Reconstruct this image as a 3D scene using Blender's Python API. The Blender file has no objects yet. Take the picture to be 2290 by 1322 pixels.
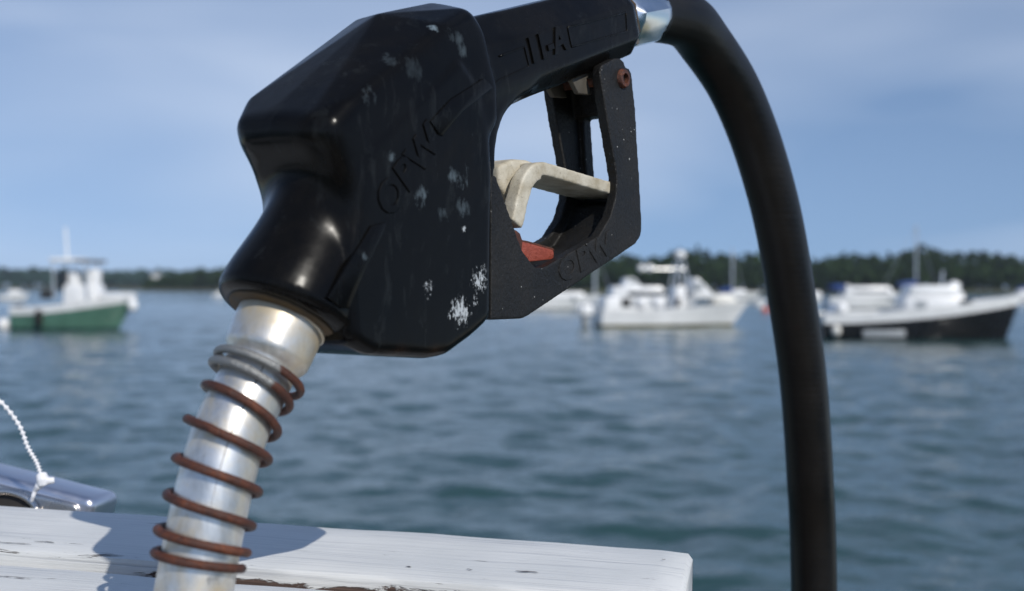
import bpy, bmesh, math, random
import numpy as np
from mathutils import Vector, Matrix, noise as mnoise

R = math.radians
SC = bpy.context.scene
COL = SC.collection
random.seed(7)
rng = np.random.default_rng(7)

# ------------------------------------------------------------------ camera
F, CX, HY, HC = 2500.0, 1145.0, 642.0, 2.2        # focal length in photo pixels, horizon row, eye height
cam = bpy.data.cameras.new('camera')
cam.sensor_width = 36.0
cam.lens = 36.0 * F / 2290.0
cam.shift_y = -(661.0 - HY) / 2290.0
cam.clip_start = 0.02
cam.clip_end = 6000
cam.dof.use_dof = True
cam.dof.focus_distance = 0.52
cam.dof.aperture_fstop = 9.0
cam_o = bpy.data.objects.new('camera', cam)
cam_o.location = (0, 0, HC)
cam_o.rotation_euler = (R(90), 0, 0)
COL.objects.link(cam_o)
SC.camera = cam_o

# ------------------------------------------------------------------ sun and sky
TO_SUN = Vector((0.75, -1.05, 1.0)).normalized()
sun_el = math.asin(TO_SUN.z)
sun_az = math.atan2(TO_SUN.x, TO_SUN.y)
sl = bpy.data.lights.new('sun', 'SUN')
sl.energy = 3.6
sl.angle = R(0.53)
sl.color = (1.0, 0.955, 0.88)
so = bpy.data.objects.new('sun', sl)
so.rotation_euler = (-TO_SUN).to_track_quat('-Z', 'Y').to_euler()
so.location = (0, 0, 50)
COL.objects.link(so)

W = bpy.data.worlds.new('World')
SC.world = W
W.use_nodes = True
wt = W.node_tree
for n in list(wt.nodes):
    wt.nodes.remove(n)
def wn(t, **k):
    n = wt.nodes.new(t)
    for a, b in k.items():
        setattr(n, a, b)
    return n
sky = wn('ShaderNodeTexSky', sky_type='NISHITA', sun_disc=False)
sky.sun_elevation = sun_el
sky.sun_rotation = sun_az
sky.air_density = 1.0
sky.dust_density = 0.0
sky.ozone_density = 2.2
sky.altitude = 0
tc = wn('ShaderNodeTexCoord')
# the low sky is taken a little higher up the dome: clear air, no yellow band along the horizon
lift = wn('ShaderNodeVectorMath', operation='MULTIPLY_ADD')
lift.inputs[1].default_value = (1.0, 1.0, 0.80)
lift.inputs[2].default_value = (0.0, 0.0, 0.17)
nrm = wn('ShaderNodeVectorMath', operation='NORMALIZE')
mp = wn('ShaderNodeMapping')
mp.inputs['Scale'].default_value = (1.4, 1.0, 5.5)
mp.inputs['Location'].default_value = (8.57, 4.46, 3.1)
nz = wn('ShaderNodeTexNoise')
nz.inputs['Scale'].default_value = 1.5
nz.inputs['Detail'].default_value = 3.0
nz.inputs['Roughness'].default_value = 0.42
nz.inputs['Distortion'].default_value = 0.35
cr = wn('ShaderNodeValToRGB')
cr.color_ramp.elements[0].position = 0.36
cr.color_ramp.elements[0].color = (0.10, 0.10, 0.10, 1)
cr.color_ramp.elements[1].position = 0.74
cr.color_ramp.elements[1].color = (0.62, 0.62, 0.62, 1)
mx = wn('ShaderNodeMix', data_type='RGBA')
mx.inputs['B'].default_value = (9.6, 10.7, 12.6, 1)
tint = wn('ShaderNodeMix', data_type='RGBA', blend_type='MULTIPLY')
tint.inputs['Factor'].default_value = 1.0
tint.inputs['B'].default_value = (1.06, 1.20, 1.36, 1)
bg = wn('ShaderNodeBackground')
bg.inputs['Strength'].default_value = 0.08
wo = wn('ShaderNodeOutputWorld')
L = wt.links.new
L(tc.outputs['Generated'], lift.inputs[0])
L(lift.outputs[0], nrm.inputs[0])
L(nrm.outputs[0], sky.inputs['Vector'])
L(tc.outputs['Generated'], mp.inputs['Vector'])
L(mp.outputs['Vector'], nz.inputs['Vector'])
L(nz.outputs['Fac'], cr.inputs['Fac'])
# thin cirrus: seen edge-on near the horizon, thinner overhead
sepz = wn('ShaderNodeSeparateXYZ')
den = wn('ShaderNodeMath', operation='MULTIPLY_ADD')
den.inputs[1].default_value = 2.6
den.inputs[2].default_value = 0.75
thin = wn('ShaderNodeMath', operation='DIVIDE', use_clamp=True)
thin.inputs[0].default_value = 1.0
mul = wn('ShaderNodeMath', operation='MULTIPLY')
L(tc.outputs['Generated'], sepz.inputs[0])
L(sepz.outputs['Z'], den.inputs[0])
L(den.outputs[0], thin.inputs[1])
L(thin.outputs[0], mul.inputs[0])
L(cr.outputs['Color'], mul.inputs[1])
L(mul.outputs[0], mx.inputs['Factor'])
L(sky.outputs['Color'], tint.inputs['A'])
L(tint.outputs['Result'], mx.inputs['A'])
L(mx.outputs['Result'], bg.inputs['Color'])
L(bg.outputs['Background'], wo.inputs['Surface'])

vs = SC.view_settings
vs.view_transform = 'Standard'
vs.look = 'None'
vs.gamma = 1.0
vs.exposure = 0.0
vs.use_curve_mapping = False
SC.render.engine = 'CYCLES'

# ------------------------------------------------------------------ geometry helpers
def at(px, py, Y):
    """world point seen at photo pixel (px, py) at distance Y in front of the camera"""
    return Vector(((px - CX) / F * Y, Y, HC + (HY - py) / F * Y))

def finish(o, label=None, cat=None, group=None, kind=None):
    if label: o['label'] = label
    if cat: o['category'] = cat
    if group: o['group'] = group
    if kind: o['kind'] = kind
    return o

def empty(name, loc, rot=(0, 0, 0)):
    o = bpy.data.objects.new(name, None)
    o.empty_display_size = 0.1
    o.location = loc
    o.rotation_euler = rot
    COL.objects.link(o)
    return o

def link_mesh(name, me, mat, parent=None, smooth=True, angle=None):
    o = bpy.data.objects.new(name, me)
    COL.objects.link(o)
    mats = mat if isinstance(mat, (list, tuple)) else [mat]
    for m in mats:
        if m is not None:
            me.materials.append(m)
    if smooth:
        me.polygons.foreach_set('use_smooth', [True] * len(me.polygons))
        if angle is not None:
            me.set_sharp_from_angle(angle=R(angle))
    if parent is not None:
        o.parent = parent
    return o

def from_vf(name, V, Fc, mat, parent=None, smooth=True, angle=None, off=None):
    me = bpy.data.meshes.new(name)
    if off is not None:
        V = [Vector(v) - Vector(off) for v in V]
    me.from_pydata([tuple(v) for v in V], [], [tuple(f) for f in Fc])
    me.validate()
    me.update()
    return link_mesh(name, me, mat, parent, smooth, angle)

def bm_to_vf(bm):
    bm.verts.ensure_lookup_table()
    bm.verts.index_update()
    V = [v.co.copy() for v in bm.verts]
    Fc = [[v.index for v in f.verts] for f in bm.faces]
    bm.free()
    return V, Fc

def do_bevel(V, Fc, off, seg=2, ang=25):
    bm = bmesh.new()
    vs_ = [bm.verts.new(v) for v in V]
    for f in Fc:
        try:
            bm.faces.new([vs_[i] for i in f])
        except ValueError:
            pass
    bmesh.ops.recalc_face_normals(bm, faces=bm.faces)
    es = [e for e in bm.edges if len(e.link_faces) == 2 and e.calc_face_angle(0) > R(ang)]
    bmesh.ops.bevel(bm, geom=es, offset=off, segments=seg, profile=0.5, affect='EDGES', clamp_overlap=True)
    return bm_to_vf(bm)

def prism(poly, n0, n1):
    """poly: list of 2-D (s, z); returns verts as (s, n, z) and faces"""
    k = len(poly)
    V = [Vector((s, n0, z)) for s, z in poly] + [Vector((s, n1, z)) for s, z in poly]
    Fc = [list(range(k)), list(range(2 * k - 1, k - 1, -1))]
    for i in range(k):
        j = (i + 1) % k
        Fc.append([i, i + k, j + k, j])
    return V, Fc

def hull(pts):
    bm = bmesh.new()
    for p in pts:
        bm.verts.new(p)
    r = bmesh.ops.convex_hull(bm, input=bm.verts)
    bad = [g for g in r['geom_interior'] if isinstance(g, bmesh.types.BMVert)]
    if bad:
        bmesh.ops.delete(bm, geom=bad, context='VERTS')
    bmesh.ops.dissolve_limit(bm, angle_limit=R(2), verts=bm.verts, edges=bm.edges)
    return bm_to_vf(bm)

def box(c, d, rz=0.0):
    x, y, z = d[0] / 2, d[1] / 2, d[2] / 2
    V = [Vector(p) for p in ((-x, -y, -z), (x, -y, -z), (x, y, -z), (-x, y, -z), (-x, -y, z), (x, -y, z), (x, y, z), (-x, y, z))]
    M = Matrix.Rotation(rz, 3, 'Z')
    V = [M @ v + Vector(c) for v in V]
    return V, [(0, 3, 2, 1), (4, 5, 6, 7), (0, 1, 5, 4), (1, 2, 6, 5), (2, 3, 7, 6), (3, 0, 4, 7)]

def tube(path, rad, seg=16, caps=True):
    path = [Vector(p) for p in path]
    n = len(path)
    rad = rad if isinstance(rad, (list, tuple)) else [rad] * n
    T = []
    for i in range(n):
        a = path[max(0, i - 1)]
        b = path[min(n - 1, i + 1)]
        T.append((b - a).normalized())
    up = Vector((0, 0, 1)) if abs(T[0].z) < 0.9 else Vector((1, 0, 0))
    X = (up - T[0] * up.dot(T[0])).normalized()
    V, Fc = [], []
    for i in range(n):
        X = (X - T[i] * X.dot(T[i])).normalized()
        Yv = T[i].cross(X)
        for k in range(seg):
            a = 2 * math.pi * k / seg
            V.append(path[i] + (X * math.cos(a) + Yv * math.sin(a)) * rad[i])
    for i in range(n - 1):
        for k in range(seg):
            k2 = (k + 1) % seg
            Fc.append([i * seg + k, i * seg + k2, (i + 1) * seg + k2, (i + 1) * seg + k])
    if caps:
        Fc.append(list(range(seg - 1, -1, -1)))
        Fc.append([(n - 1) * seg + k for k in range(seg)])
    return V, Fc

def lathe(base, axis, prof, seg=48):
    """prof: list of (distance along axis, radius)"""
    axis = Vector(axis).normalized()
    up = Vector((0, 0, 1)) if abs(axis.z) < 0.9 else Vector((1, 0, 0))
    X = (up - axis * up.dot(axis)).normalized()
    Yv = axis.cross(X)
    V, Fc = [], []
    for (t, r) in prof:
        for k in range(seg):
            a = 2 * math.pi * k / seg
            V.append(Vector(base) + axis * t + (X * math.cos(a) + Yv * math.sin(a)) * r)
    for i in range(len(prof) - 1):
        for k in range(seg):
            k2 = (k + 1) % seg
            Fc.append([i * seg + k, i * seg + k2, (i + 1) * seg + k2, (i + 1) * seg + k])
    Fc.append(list(range(seg - 1, -1, -1)))
    Fc.append([(len(prof) - 1) * seg + k for k in range(seg)])
    return V, Fc

def catmull(P, n=10):
    P = [Vector(p) for p in P]
    Q = [P[0] * 2 - P[1]] + P + [P[-1] * 2 - P[-2]]
    out = []
    for i in range(1, len(Q) - 2):
        p0, p1, p2, p3 = Q[i - 1], Q[i], Q[i + 1], Q[i + 2]
        for k in range(n):
            t = k / n
            out.append(0.5 * ((2 * p1) + (p2 - p0) * t + (2 * p0 - 5 * p1 + 4 * p2 - p3) * t * t + (3 * p1 - p0 - 3 * p2 + p3) * t ** 3))
    out.append(P[-1])
    return out

def merge(parts):
    V, Fc = [], []
    for v, f in parts:
        o = len(V)
        V += list(v)
        Fc += [[i + o for i in q] for q in f]
    return V, Fc

def fused(name, parts, voxel, it, mat, parent, xf=None, fac=0.5, soft=None):
    """union of closed solids as one smooth moulded skin"""
    V, Fc = merge(parts)
    if xf:
        V = [xf(v) for v in V]
    bm = bmesh.new()
    vv = [bm.verts.new(v) for v in V]
    for f in Fc:
        try:
            bm.faces.new([vv[i] for i in f])
        except ValueError:
            pass
    bmesh.ops.triangulate(bm, faces=bm.faces)
    bmesh.ops.recalc_face_normals(bm, faces=bm.faces)
    me = bpy.data.meshes.new(name + '_raw')
    bm.to_mesh(me)
    bm.free()
    t = bpy.data.objects.new(name + '_raw', me)
    COL.objects.link(t)
    m = t.modifiers.new('r', 'REMESH')
    m.mode = 'VOXEL'
    m.voxel_size = voxel
    s = t.modifiers.new('s', 'SMOOTH')
    s.factor = fac
    s.iterations = it
    dg = bpy.context.evaluated_depsgraph_get()
    me2 = bpy.data.meshes.new_from_object(t.evaluated_get(dg))
    me2.name = name
    if soft:
        nv = len(me2.vertices)
        P = np.empty(nv * 3)
        me2.vertices.foreach_get('co', P)
        P = P.reshape(-1, 3)
        E = np.empty(len(me2.edges) * 2, dtype=np.int64)
        me2.edges.foreach_get('vertices', E)
        E = E.reshape(-1, 2)
        deg = np.bincount(E.ravel(), minlength=nv).astype(float)[:, None]
        for c, r, n_it in soft:
            dd = np.linalg.norm(P - np.array(c), axis=1) / r
            w = (np.clip(1.15 - dd, 0, 0.6) / 0.6)[:, None]
            for _ in range(n_it):
                S = np.stack([np.bincount(E[:, 0], P[E[:, 1], k], nv) + np.bincount(E[:, 1], P[E[:, 0], k], nv) for k in range(3)], -1)
                P = P + 0.6 * w * (S / deg - P)
        me2.vertices.foreach_set('co', P.astype(np.float32).ravel())
        me2.update()
    bpy.data.objects.remove(t)
    bpy.data.meshes.remove(me)
    return link_mesh(name, me2, mat, parent, True)

# ------------------------------------------------------------------ material helpers
class NT:
    def __init__(self, name):
        self.m = bpy.data.materials.new(name)
        self.m.use_nodes = True
        self.t = self.m.node_tree
        self.b = self.t.nodes['Principled BSDF']
        self.out = self.t.nodes['Material Output']
        self._tc = None
    def n(self, t, **k):
        x = self.t.nodes.new(t)
        for a, b in k.items():
            setattr(x, a, b)
        return x
    def l(self, a, b):
        self.t.links.new(a, b)
    def co(self, kind='Object', scale=(1, 1, 1), rot=(0, 0, 0), loc=(0, 0, 0)):
        if self._tc is None:
            self._tc = self.n('ShaderNodeTexCoord')
        m = self.n('ShaderNodeMapping')
        m.inputs['Scale'].default_value = scale
        m.inputs['Rotation'].default_value = rot
        m.inputs['Location'].default_value = loc
        self.l(self._tc.outputs[kind], m.inputs['Vector'])
        return m.outputs['Vector']
    def noise(self, vec, scale, detail=3.0, rough=0.5, dist=0.0):
        x = self.n('ShaderNodeTexNoise')
        x.inputs['Scale'].default_value = scale
        x.inputs['Detail'].default_value = detail
        x.inputs['Roughness'].default_value = rough
        x.inputs['Distortion'].default_value = dist
        self.l(vec, x.inputs['Vector'])
        return x.outputs['Fac']
    def ramp(self, fac, stops):
        x = self.n('ShaderNodeValToRGB')
        e = x.color_ramp.elements
        while len(e) < len(stops):
            e.new(0.5)
        for i, (p, c) in enumerate(stops):
            e[i].position = p
            e[i].color = (c[0], c[1], c[2], 1) if isinstance(c, (tuple, list)) else (c, c, c, 1)
        self.l(fac, x.inputs['Fac'])
        return x.outputs['Color']
    def math(self, op, a, b=None, c=None, clamp=False):
        x = self.n('ShaderNodeMath', operation=op, use_clamp=clamp)
        for i, v in enumerate((a, b, c)):
            if v is None:
                continue
            if isinstance(v, (int, float)):
                x.inputs[i].default_value = v
            else:
                self.l(v, x.inputs[i])
        return x.outputs[0]
    def mix(self, fac, a, b, mode='MIX'):
        x = self.n('ShaderNodeMix', data_type='RGBA', blend_type=mode)
        for k, v in (('Factor', fac), ('A', a), ('B', b)):
            if isinstance(v, (int, float)):
                x.inputs[k].default_value = v if k == 'Factor' else (v, v, v, 1)
            elif isinstance(v, (tuple, list)):
                x.inputs[k].default_value = (*v[:3], 1)
            else:
                self.l(v, x.inputs[k])
        return x.outputs['Result']
    def set(self, **k):
        for a, v in k.items():
            s = self.b.inputs[a.replace('_', ' ')]
            if isinstance(v, (int, float)):
                s.default_value = v
            elif isinstance(v, (tuple, list)):
                s.default_value = (*v[:3], 1)
            else:
                self.l(v, s)
    def bump(self, h, strength, dist=0.001):
        x = self.n('ShaderNodeBump')
        x.inputs['Strength'].default_value = strength
        x.inputs['Distance'].default_value = dist
        self.l(h, x.inputs['Height'])
        self.l(x.outputs['Normal'], self.b.inputs['Normal'])
        return x.outputs['Normal']
    def spot(self, vec, p, r, soft=1.0):
        """1 at point p fading to 0 at radius r"""
        x = self.n('ShaderNodeVectorMath', operation='DISTANCE')
        self.l(vec, x.inputs[0])
        x.inputs[1].default_value = p
        mr = self.n('ShaderNodeMapRange', interpolation_type='SMOOTHSTEP')
        mr.inputs['From Min'].default_value = r * (1 - soft)
        mr.inputs['From Max'].default_value = r
        mr.inputs['To Min'].default_value = 1
        mr.inputs['To Max'].default_value = 0
        self.l(x.outputs['Value'], mr.inputs['Value'])
        return mr.outputs['Result']

def simple(name, col, rough=0.5, metal=0.0, var=0.15, scale=4.0, bump=0.0):
    N = NT(name)
    v = N.co()
    f = N.noise(v, scale, 4)
    c1 = tuple(max(0, c * (1 - var)) for c in col)
    c2 = tuple(min(1, c * (1 + var)) for c in col)
    N.set(Base_Color=N.ramp(f, [(0.3, c1), (0.7, c2)]), Metallic=metal,
          Roughness=N.ramp(f, [(0.3, max(0, rough - 0.07)), (0.7, min(1, rough + 0.07))]))
    if bump:
        N.bump(f, bump, 0.01)
    return N.m

# ------------------------------------------------------------------ nozzle frame (s along the nozzle, n away, z up from eye height)
NA = R(52)
UX = Vector((math.cos(NA), math.sin(NA), 0))
NX = Vector((-math.sin(NA), math.cos(NA), 0))
M0 = Vector((-0.101, 0.395, HC))
def nz2w(v):
    return M0 + UX * v[0] + NX * v[1] + Vector((0, 0, v[2]))
def up(px, py, n):
    """(s, z) of the photo pixel on the plane n = const of the nozzle"""
    d = Vector(((px - CX) / F, 1.0))
    b = Vector((M0.x, M0.y)) + Vector((NX.x, NX.y)) * n
    det = d.x * (-UX.y) + UX.x * d.y
    Y = (b.x * (-UX.y) + UX.x * b.y) / det
    s = (d.x * b.y - d.y * b.x) / det
    return (s, (HY - py) / F * Y)
def ups(pts, n):
    return [up(x, y, n) for x, y in pts]
def nzp(px, py, n):
    s, z = up(px, py, n)
    return nz2w((s, n, z))
SPOUT_BASE = nz2w((-0.030, 0, -0.165))
def loc(v):
    return nz2w(v) - SPOUT_BASE
def lp(px, py, n):
    return nzp(px, py, n) - SPOUT_BASE

# ================================================================== SETTING
# ------------------------------------------------------------------ water: one rippled sheet
def build_water():
    N = NT('sea_water')
    v = N.co('Object', (1, 1, 1))
    v2 = N.co('Object', (0.75, 1.0, 1))
    a = N.noise(v2, 2.6, 4, 0.55, 0.3)
    b = N.noise(v, 11.0, 3, 0.5)
    h = N.math('ADD', N.math('MULTIPLY', a, 1.0), N.math('MULTIPLY', b, 0.22))
    N.bump(h, 0.40, 0.10)
    N.set(Base_Color=(0.020, 0.058, 0.058), Roughness=0.09, IOR=1.33)
    rows = [2.0]
    while rows[-1] < 150:
        rows.append(rows[-1] * 1.0062)
    while rows[-1] < 2600:
        rows.append(rows[-1] * 1.07)
    nr = len(rows)
    nc = 420
    tt = np.linspace(-1, 1, nc)
    Y = np.array(rows)[:, None] * np.ones((1, nc))
    X = tt[None, :] * (3.0 + Y * 0.85)
    Z = np.zeros_like(X)
    rg = np.random.default_rng(3)
    cell = np.maximum(Y * 0.0062, 2 * (3 + Y * 0.85) / nc)
    for i in range(70):
        lam = 0.28 * (3.2 / 0.28) ** rg.random()
        th = math.radians(rg.normal(-78, 52))
        k = 2 * math.pi / lam
        amp = 0.0029 * lam ** 0.85
        ph = rg.random() * 6.283
        att = np.clip((lam / cell - 2.2) / 2.0, 0, 1)
        arg = k * (X * math.cos(th) + Y * math.sin(th)) + ph
        Z += amp * att * (np.sin(arg) + 0.25 * np.sin(2 * arg + 1.2))
    fade = np.clip((400 - Y) / 200, 0, 1)
    Z *= fade
    V = np.stack([X, Y, Z], -1).reshape(-1, 3)
    idx = np.arange(nr * nc).reshape(nr, nc)
    Q = np.stack([idx[:-1, :-1], idx[:-1, 1:], idx[1:, 1:], idx[1:, :-1]], -1).reshape(-1, 4)
    # a plain skirt behind and beside, so that the sheet goes on round the pier
    base = len(V)
    S = np.array([[-2300, -60, -0.05], [2300, -60, -0.05], [2300, 2.0, -0.05], [-2300, 2.0, -0.05]])
    V = np.concatenate([V, S])
    me = bpy.data.meshes.new('water')
    me.vertices.add(len(V))
    me.vertices.foreach_set('co', V.astype(np.float32).ravel())
    nq = len(Q) + 1
    me.loops.add(nq * 4)
    me.loops.foreach_set('vertex_index', np.concatenate([Q.ravel(), np.arange(base, base + 4)]).astype(np.int32))
    me.polygons.add(nq)
    me.polygons.foreach_set('loop_start', np.arange(0, nq * 4, 4, dtype=np.int32))
    me.update(calc_edges=True)
    o = link_mesh('water', me, N.m)
    finish(o, kind='structure')
build_water()

# ------------------------------------------------------------------ far shores with their woods
MAT_BANK = simple('shore_bank', (0.07, 0.075, 0.04), 0.9, 0, 0.4, 0.15)

def shore(name, pts, depth):
    """pts: (x, y, crest height) along the waterline"""
    V, Fc = [], []
    for (x, y, h) in pts:
        V += [(x, y, -1.0), (x, y + 3, 0.9), (x, y + depth * 0.5, h), (x, y + depth, h * 0.8), (x, y + depth + 2, -1.0)]
    for i in range(len(pts) - 1):
        for k in range(4):
            a = i * 5 + k
            Fc.append([a, a + 5, a + 6, a + 1])
    o = from_vf(name, V, Fc, MAT_BANK, None, True)
    finish(o, kind='structure')
    return o

def wood_material(name, dark, light):
    N = NT(name)
    g = N.n('ShaderNodeNewGeometry')
    v = N.co('Object')
    big = N.noise(v, 0.09, 2)
    f = N.math('ADD', N.math('MULTIPLY', g.outputs['Random Per Island'], 0.6), N.math('MULTIPLY', big, 0.4))
    N.set(Base_Color=N.ramp(f, [(0.2, dark), (0.75, light)]), Roughness=0.75)
    N.b.inputs['Specular IOR Level'].default_value = 0.2
    return N.m
MAT_TRUNK = simple('bark', (0.06, 0.045, 0.03), 0.9, 0, 0.3, 1.0)

def wood(name, trees, mat, label, leaf=0.9, per=240):
    """trees: (x, y, z, height, radius, conifer) -> one mass of leaf clumps and trunks"""
    rg = np.random.default_rng(11)
    VV, n_q = [], 0
    tr = []
    for (x, y, z, h, r, con) in trees:
        m = per
        u = rg.random(m)
        if con:
            zz = 0.12 + 0.88 * u ** 1.15
            rad = r * 0.62 * (1.03 - zz) * (0.45 + 0.55 * rg.random(m)) * (1 + 0.28 * np.sin(zz * 34 + x))
        else:
            zz = 0.2 + 0.8 * u
            q = (zz - 0.2) / 0.8
            rad = r * np.sqrt(np.clip(1 - (2 * q - 0.95) ** 2 * 0.93, 0.02, 1)) * (0.55 + 0.45 * np.sqrt(rg.random(m)))
        a = rg.random(m) * 6.283
        lob = 1 + 0.22 * np.sin(a * 3 + x) + 0.18 * np.sin(a * 5 + y + zz * 9)
        C = np.stack([x + rad * lob * np.cos(a), y + rad * lob * np.sin(a), z + zz * h + rg.normal(0, 0.25, m)], -1)
        D1 = rg.normal(0, 1, (m, 3))
        D1 /= np.linalg.norm(D1, axis=1, keepdims=True)
        D2 = np.cross(D1, rg.normal(0, 1, (m, 3)))
        D2 /= np.linalg.norm(D2, axis=1, keepdims=True) + 1e-6
        s = leaf * (0.6 + 0.8 * rg.random(m))[:, None]
        VV.append(np.stack([C - D1 * s, C + D2 * s * 0.7, C + D1 * s, C - D2 * s * 0.7], 1).reshape(-1, 3))
        n_q += m
        t = 0.16 + h * 0.008
        tr.append((x, y, z - 0.6, h * 0.8, t))
    V = np.concatenate(VV)
    Q = np.arange(n_q * 4).reshape(-1, 4)
    TV, TQ = [], []
    for (x, y, z, h, t) in tr:
        b = len(V) + len(TV)
        for k in range(4):
            a = k * 1.5708
            TV.append((x + t * math.cos(a), y + t * math.sin(a), z))
        for k in range(4):
            a = k * 1.5708
            TV.append((x + 0.3 * t * math.cos(a), y + 0.3 * t * math.sin(a), z + h))
        for k in range(4):
            TQ.append((b + k, b + (k + 1) % 4, b + 4 + (k + 1) % 4, b + 4 + k))
    V = np.concatenate([V, np.array(TV)])
    Q = np.concatenate([Q, np.array(TQ)])
    me = bpy.data.meshes.new(name)
    me.vertices.add(len(V))
    me.vertices.foreach_set('co', V.astype(np.float32).ravel())
    me.loops.add(len(Q) * 4)
    me.loops.foreach_set('vertex_index', Q.astype(np.int32).ravel())
    me.polygons.add(len(Q))
    me.polygons.foreach_set('loop_start', np.arange(0, len(Q) * 4, 4, dtype=np.int32))
    mi = np.zeros(len(Q), dtype=np.int32)
    mi[n_q:] = 1
    me.polygons.foreach_set('material_index', mi)
    me.update(calc_edges=True)
    o = link_mesh(name, me, [mat, MAT_TRUNK], None, False)
    finish(o, label, 'woodland', None, 'stuff')
    return o

MAT_WOOD = wood_material('near_wood_leaves', (0.008, 0.020, 0.006), (0.032, 0.066, 0.013))
MAT_WOOD_HAZED = wood_material('far_wood_hazed_leaves', (0.025, 0.055, 0.045), (0.045, 0.095, 0.065))  # haze painted into the leaves: lighter and bluer with distance

def make_woods():
    rr = random.Random(5)
    # right shore, some 420 m off
    shore('shore', [(-60 + 20 * i, 424 + 5 * math.sin(i * 0.9), 2.2 + 0.6 * math.sin(i * 1.3)) for i in range(21)], 60)
    T = []
    for row in range(6):
        x = -55.0
        while x < 330:
            y = 430 + row * 8.5 + rr.uniform(-3, 3)
            px = 1145 + x / y * F
            crest = 14.0 + 1.8 * math.sin(px * 0.013) + 1.3 * math.sin(px * 0.037 + 1) + (px - 1300) * 0.0013
            h = crest * rr.uniform(0.80, 1.03) * (0.62 + 0.08 * row if row < 4 else 1.0)
            con = rr.random() < 0.35
            if con and rr.random() < 0.3:
                h *= 1.10
            T.append((x, y, 1.0 + row * 0.2, h, rr.uniform(3.4, 5.4), con))
            x += rr.uniform(4.2, 7.5)
    wood('wooded_shore', T, MAT_WOOD, 'dark green woodland along the shore behind the moored sailboats', 0.85, 260)
    # left: a nearer point, then the long low far shore
    shore('shore', [(-225 + 22 * i, 640 + 4 * math.sin(i), 2.0) for i in range(9)], 60)
    T = []
    for row in range(4):
        x = -212.0
        while x < -60:
            y = 648 + row * 10 + rr.uniform(-3, 3)
            edge = min(1.0, 0.55 + max(0, (x + 212)) / 60)
            T.append((x, y, 1.2, rr.uniform(9.0, 11.6) * edge, rr.uniform(4, 6), rr.random() < 0.3))
            x += rr.uniform(6, 10)
    wood('wooded_point', T, MAT_WOOD, 'dark green wooded point running out from the far left shore', 1.1, 170)
    shore('shore', [(-900 + 45 * i, 1010 + 10 * math.sin(i), 6.0 + 3 * math.sin(i * 0.35 + 2)) for i in range(24)], 160)
    T = []
    for row in range(5):
        x = -880.0
        while x < 120:
            y = 1025 + row * 24 + rr.uniform(-8, 8)
            T.append((x, y, 2.0 + row * 1.3, rr.uniform(11, 14) + 1.2 * math.sin(x * 0.02), rr.uniform(6, 9), rr.random() < 0.25))
            x += rr.uniform(11, 17)
    wood('far_wooded_shore', T, MAT_WOOD_HAZED, 'long hazy blue green wooded shore behind the green boat', 2.2, 120)
make_woods()

# ------------------------------------------------------------------ pier under the rack (below the picture)
MAT_DECK = simple('weathered_deck_wood', (0.20, 0.175, 0.145), 0.85, 0, 0.3, 6, 0.2)
deck = empty('pier_deck', (0, 0, 1.0))
finish(deck, kind='structure')
bw = box((0, 0, 0), (3.2, 0.14, 0.045))
bme = bpy.data.meshes.new('board')
bme.from_pydata([tuple(v) for v in bw[0]], [], bw[1])
for i in range(18):
    o = bpy.data.objects.new('board', bme)
    if i == 0:
        bme.materials.append(MAT_DECK)
    COL.objects.link(o)
    o.parent = deck
    o.location = (0, -1.45 + i * 0.15, 0.1275)
for x in (-1.3, 1.3):
    bv = box((x, -0.2, 0.0275), (0.12, 2.7, 0.155))
    from_vf('beam', bv[0], bv[1], MAT_DECK, deck, False)
    for y in (-1.2, 0.75):
        pv = lathe((x, y, -5.0), (0, 0, 1), [(0, 0.13), (4.95, 0.12)], 14)
        from_vf('pile', pv[0], pv[1], MAT_DECK, deck, True, 40)

# ------------------------------------------------------------------ haze
def build_haze():
    N = NT('sea_haze')
    for n in list(N.t.nodes):
        if n != N.out:
            N.t.nodes.remove(n)
    pv = N.n('ShaderNodeVolumePrincipled')
    pv.inputs['Color'].default_value = (0.80, 0.88, 1.0, 1)
    pv.inputs['Density'].default_value = 0.00015
    pv.inputs['Anisotropy'].default_value = 0.2
    N.l(pv.outputs['Volume'], N.out.inputs['Volume'])
    V, Fc = box((0, 1290, 14.5), (4800, 2760, 41))
    o = from_vf('haze', V, Fc, N.m, None, False)
    finish(o, 'thin pale sea haze over the harbour', 'haze', None, 'stuff')
build_haze()

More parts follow.
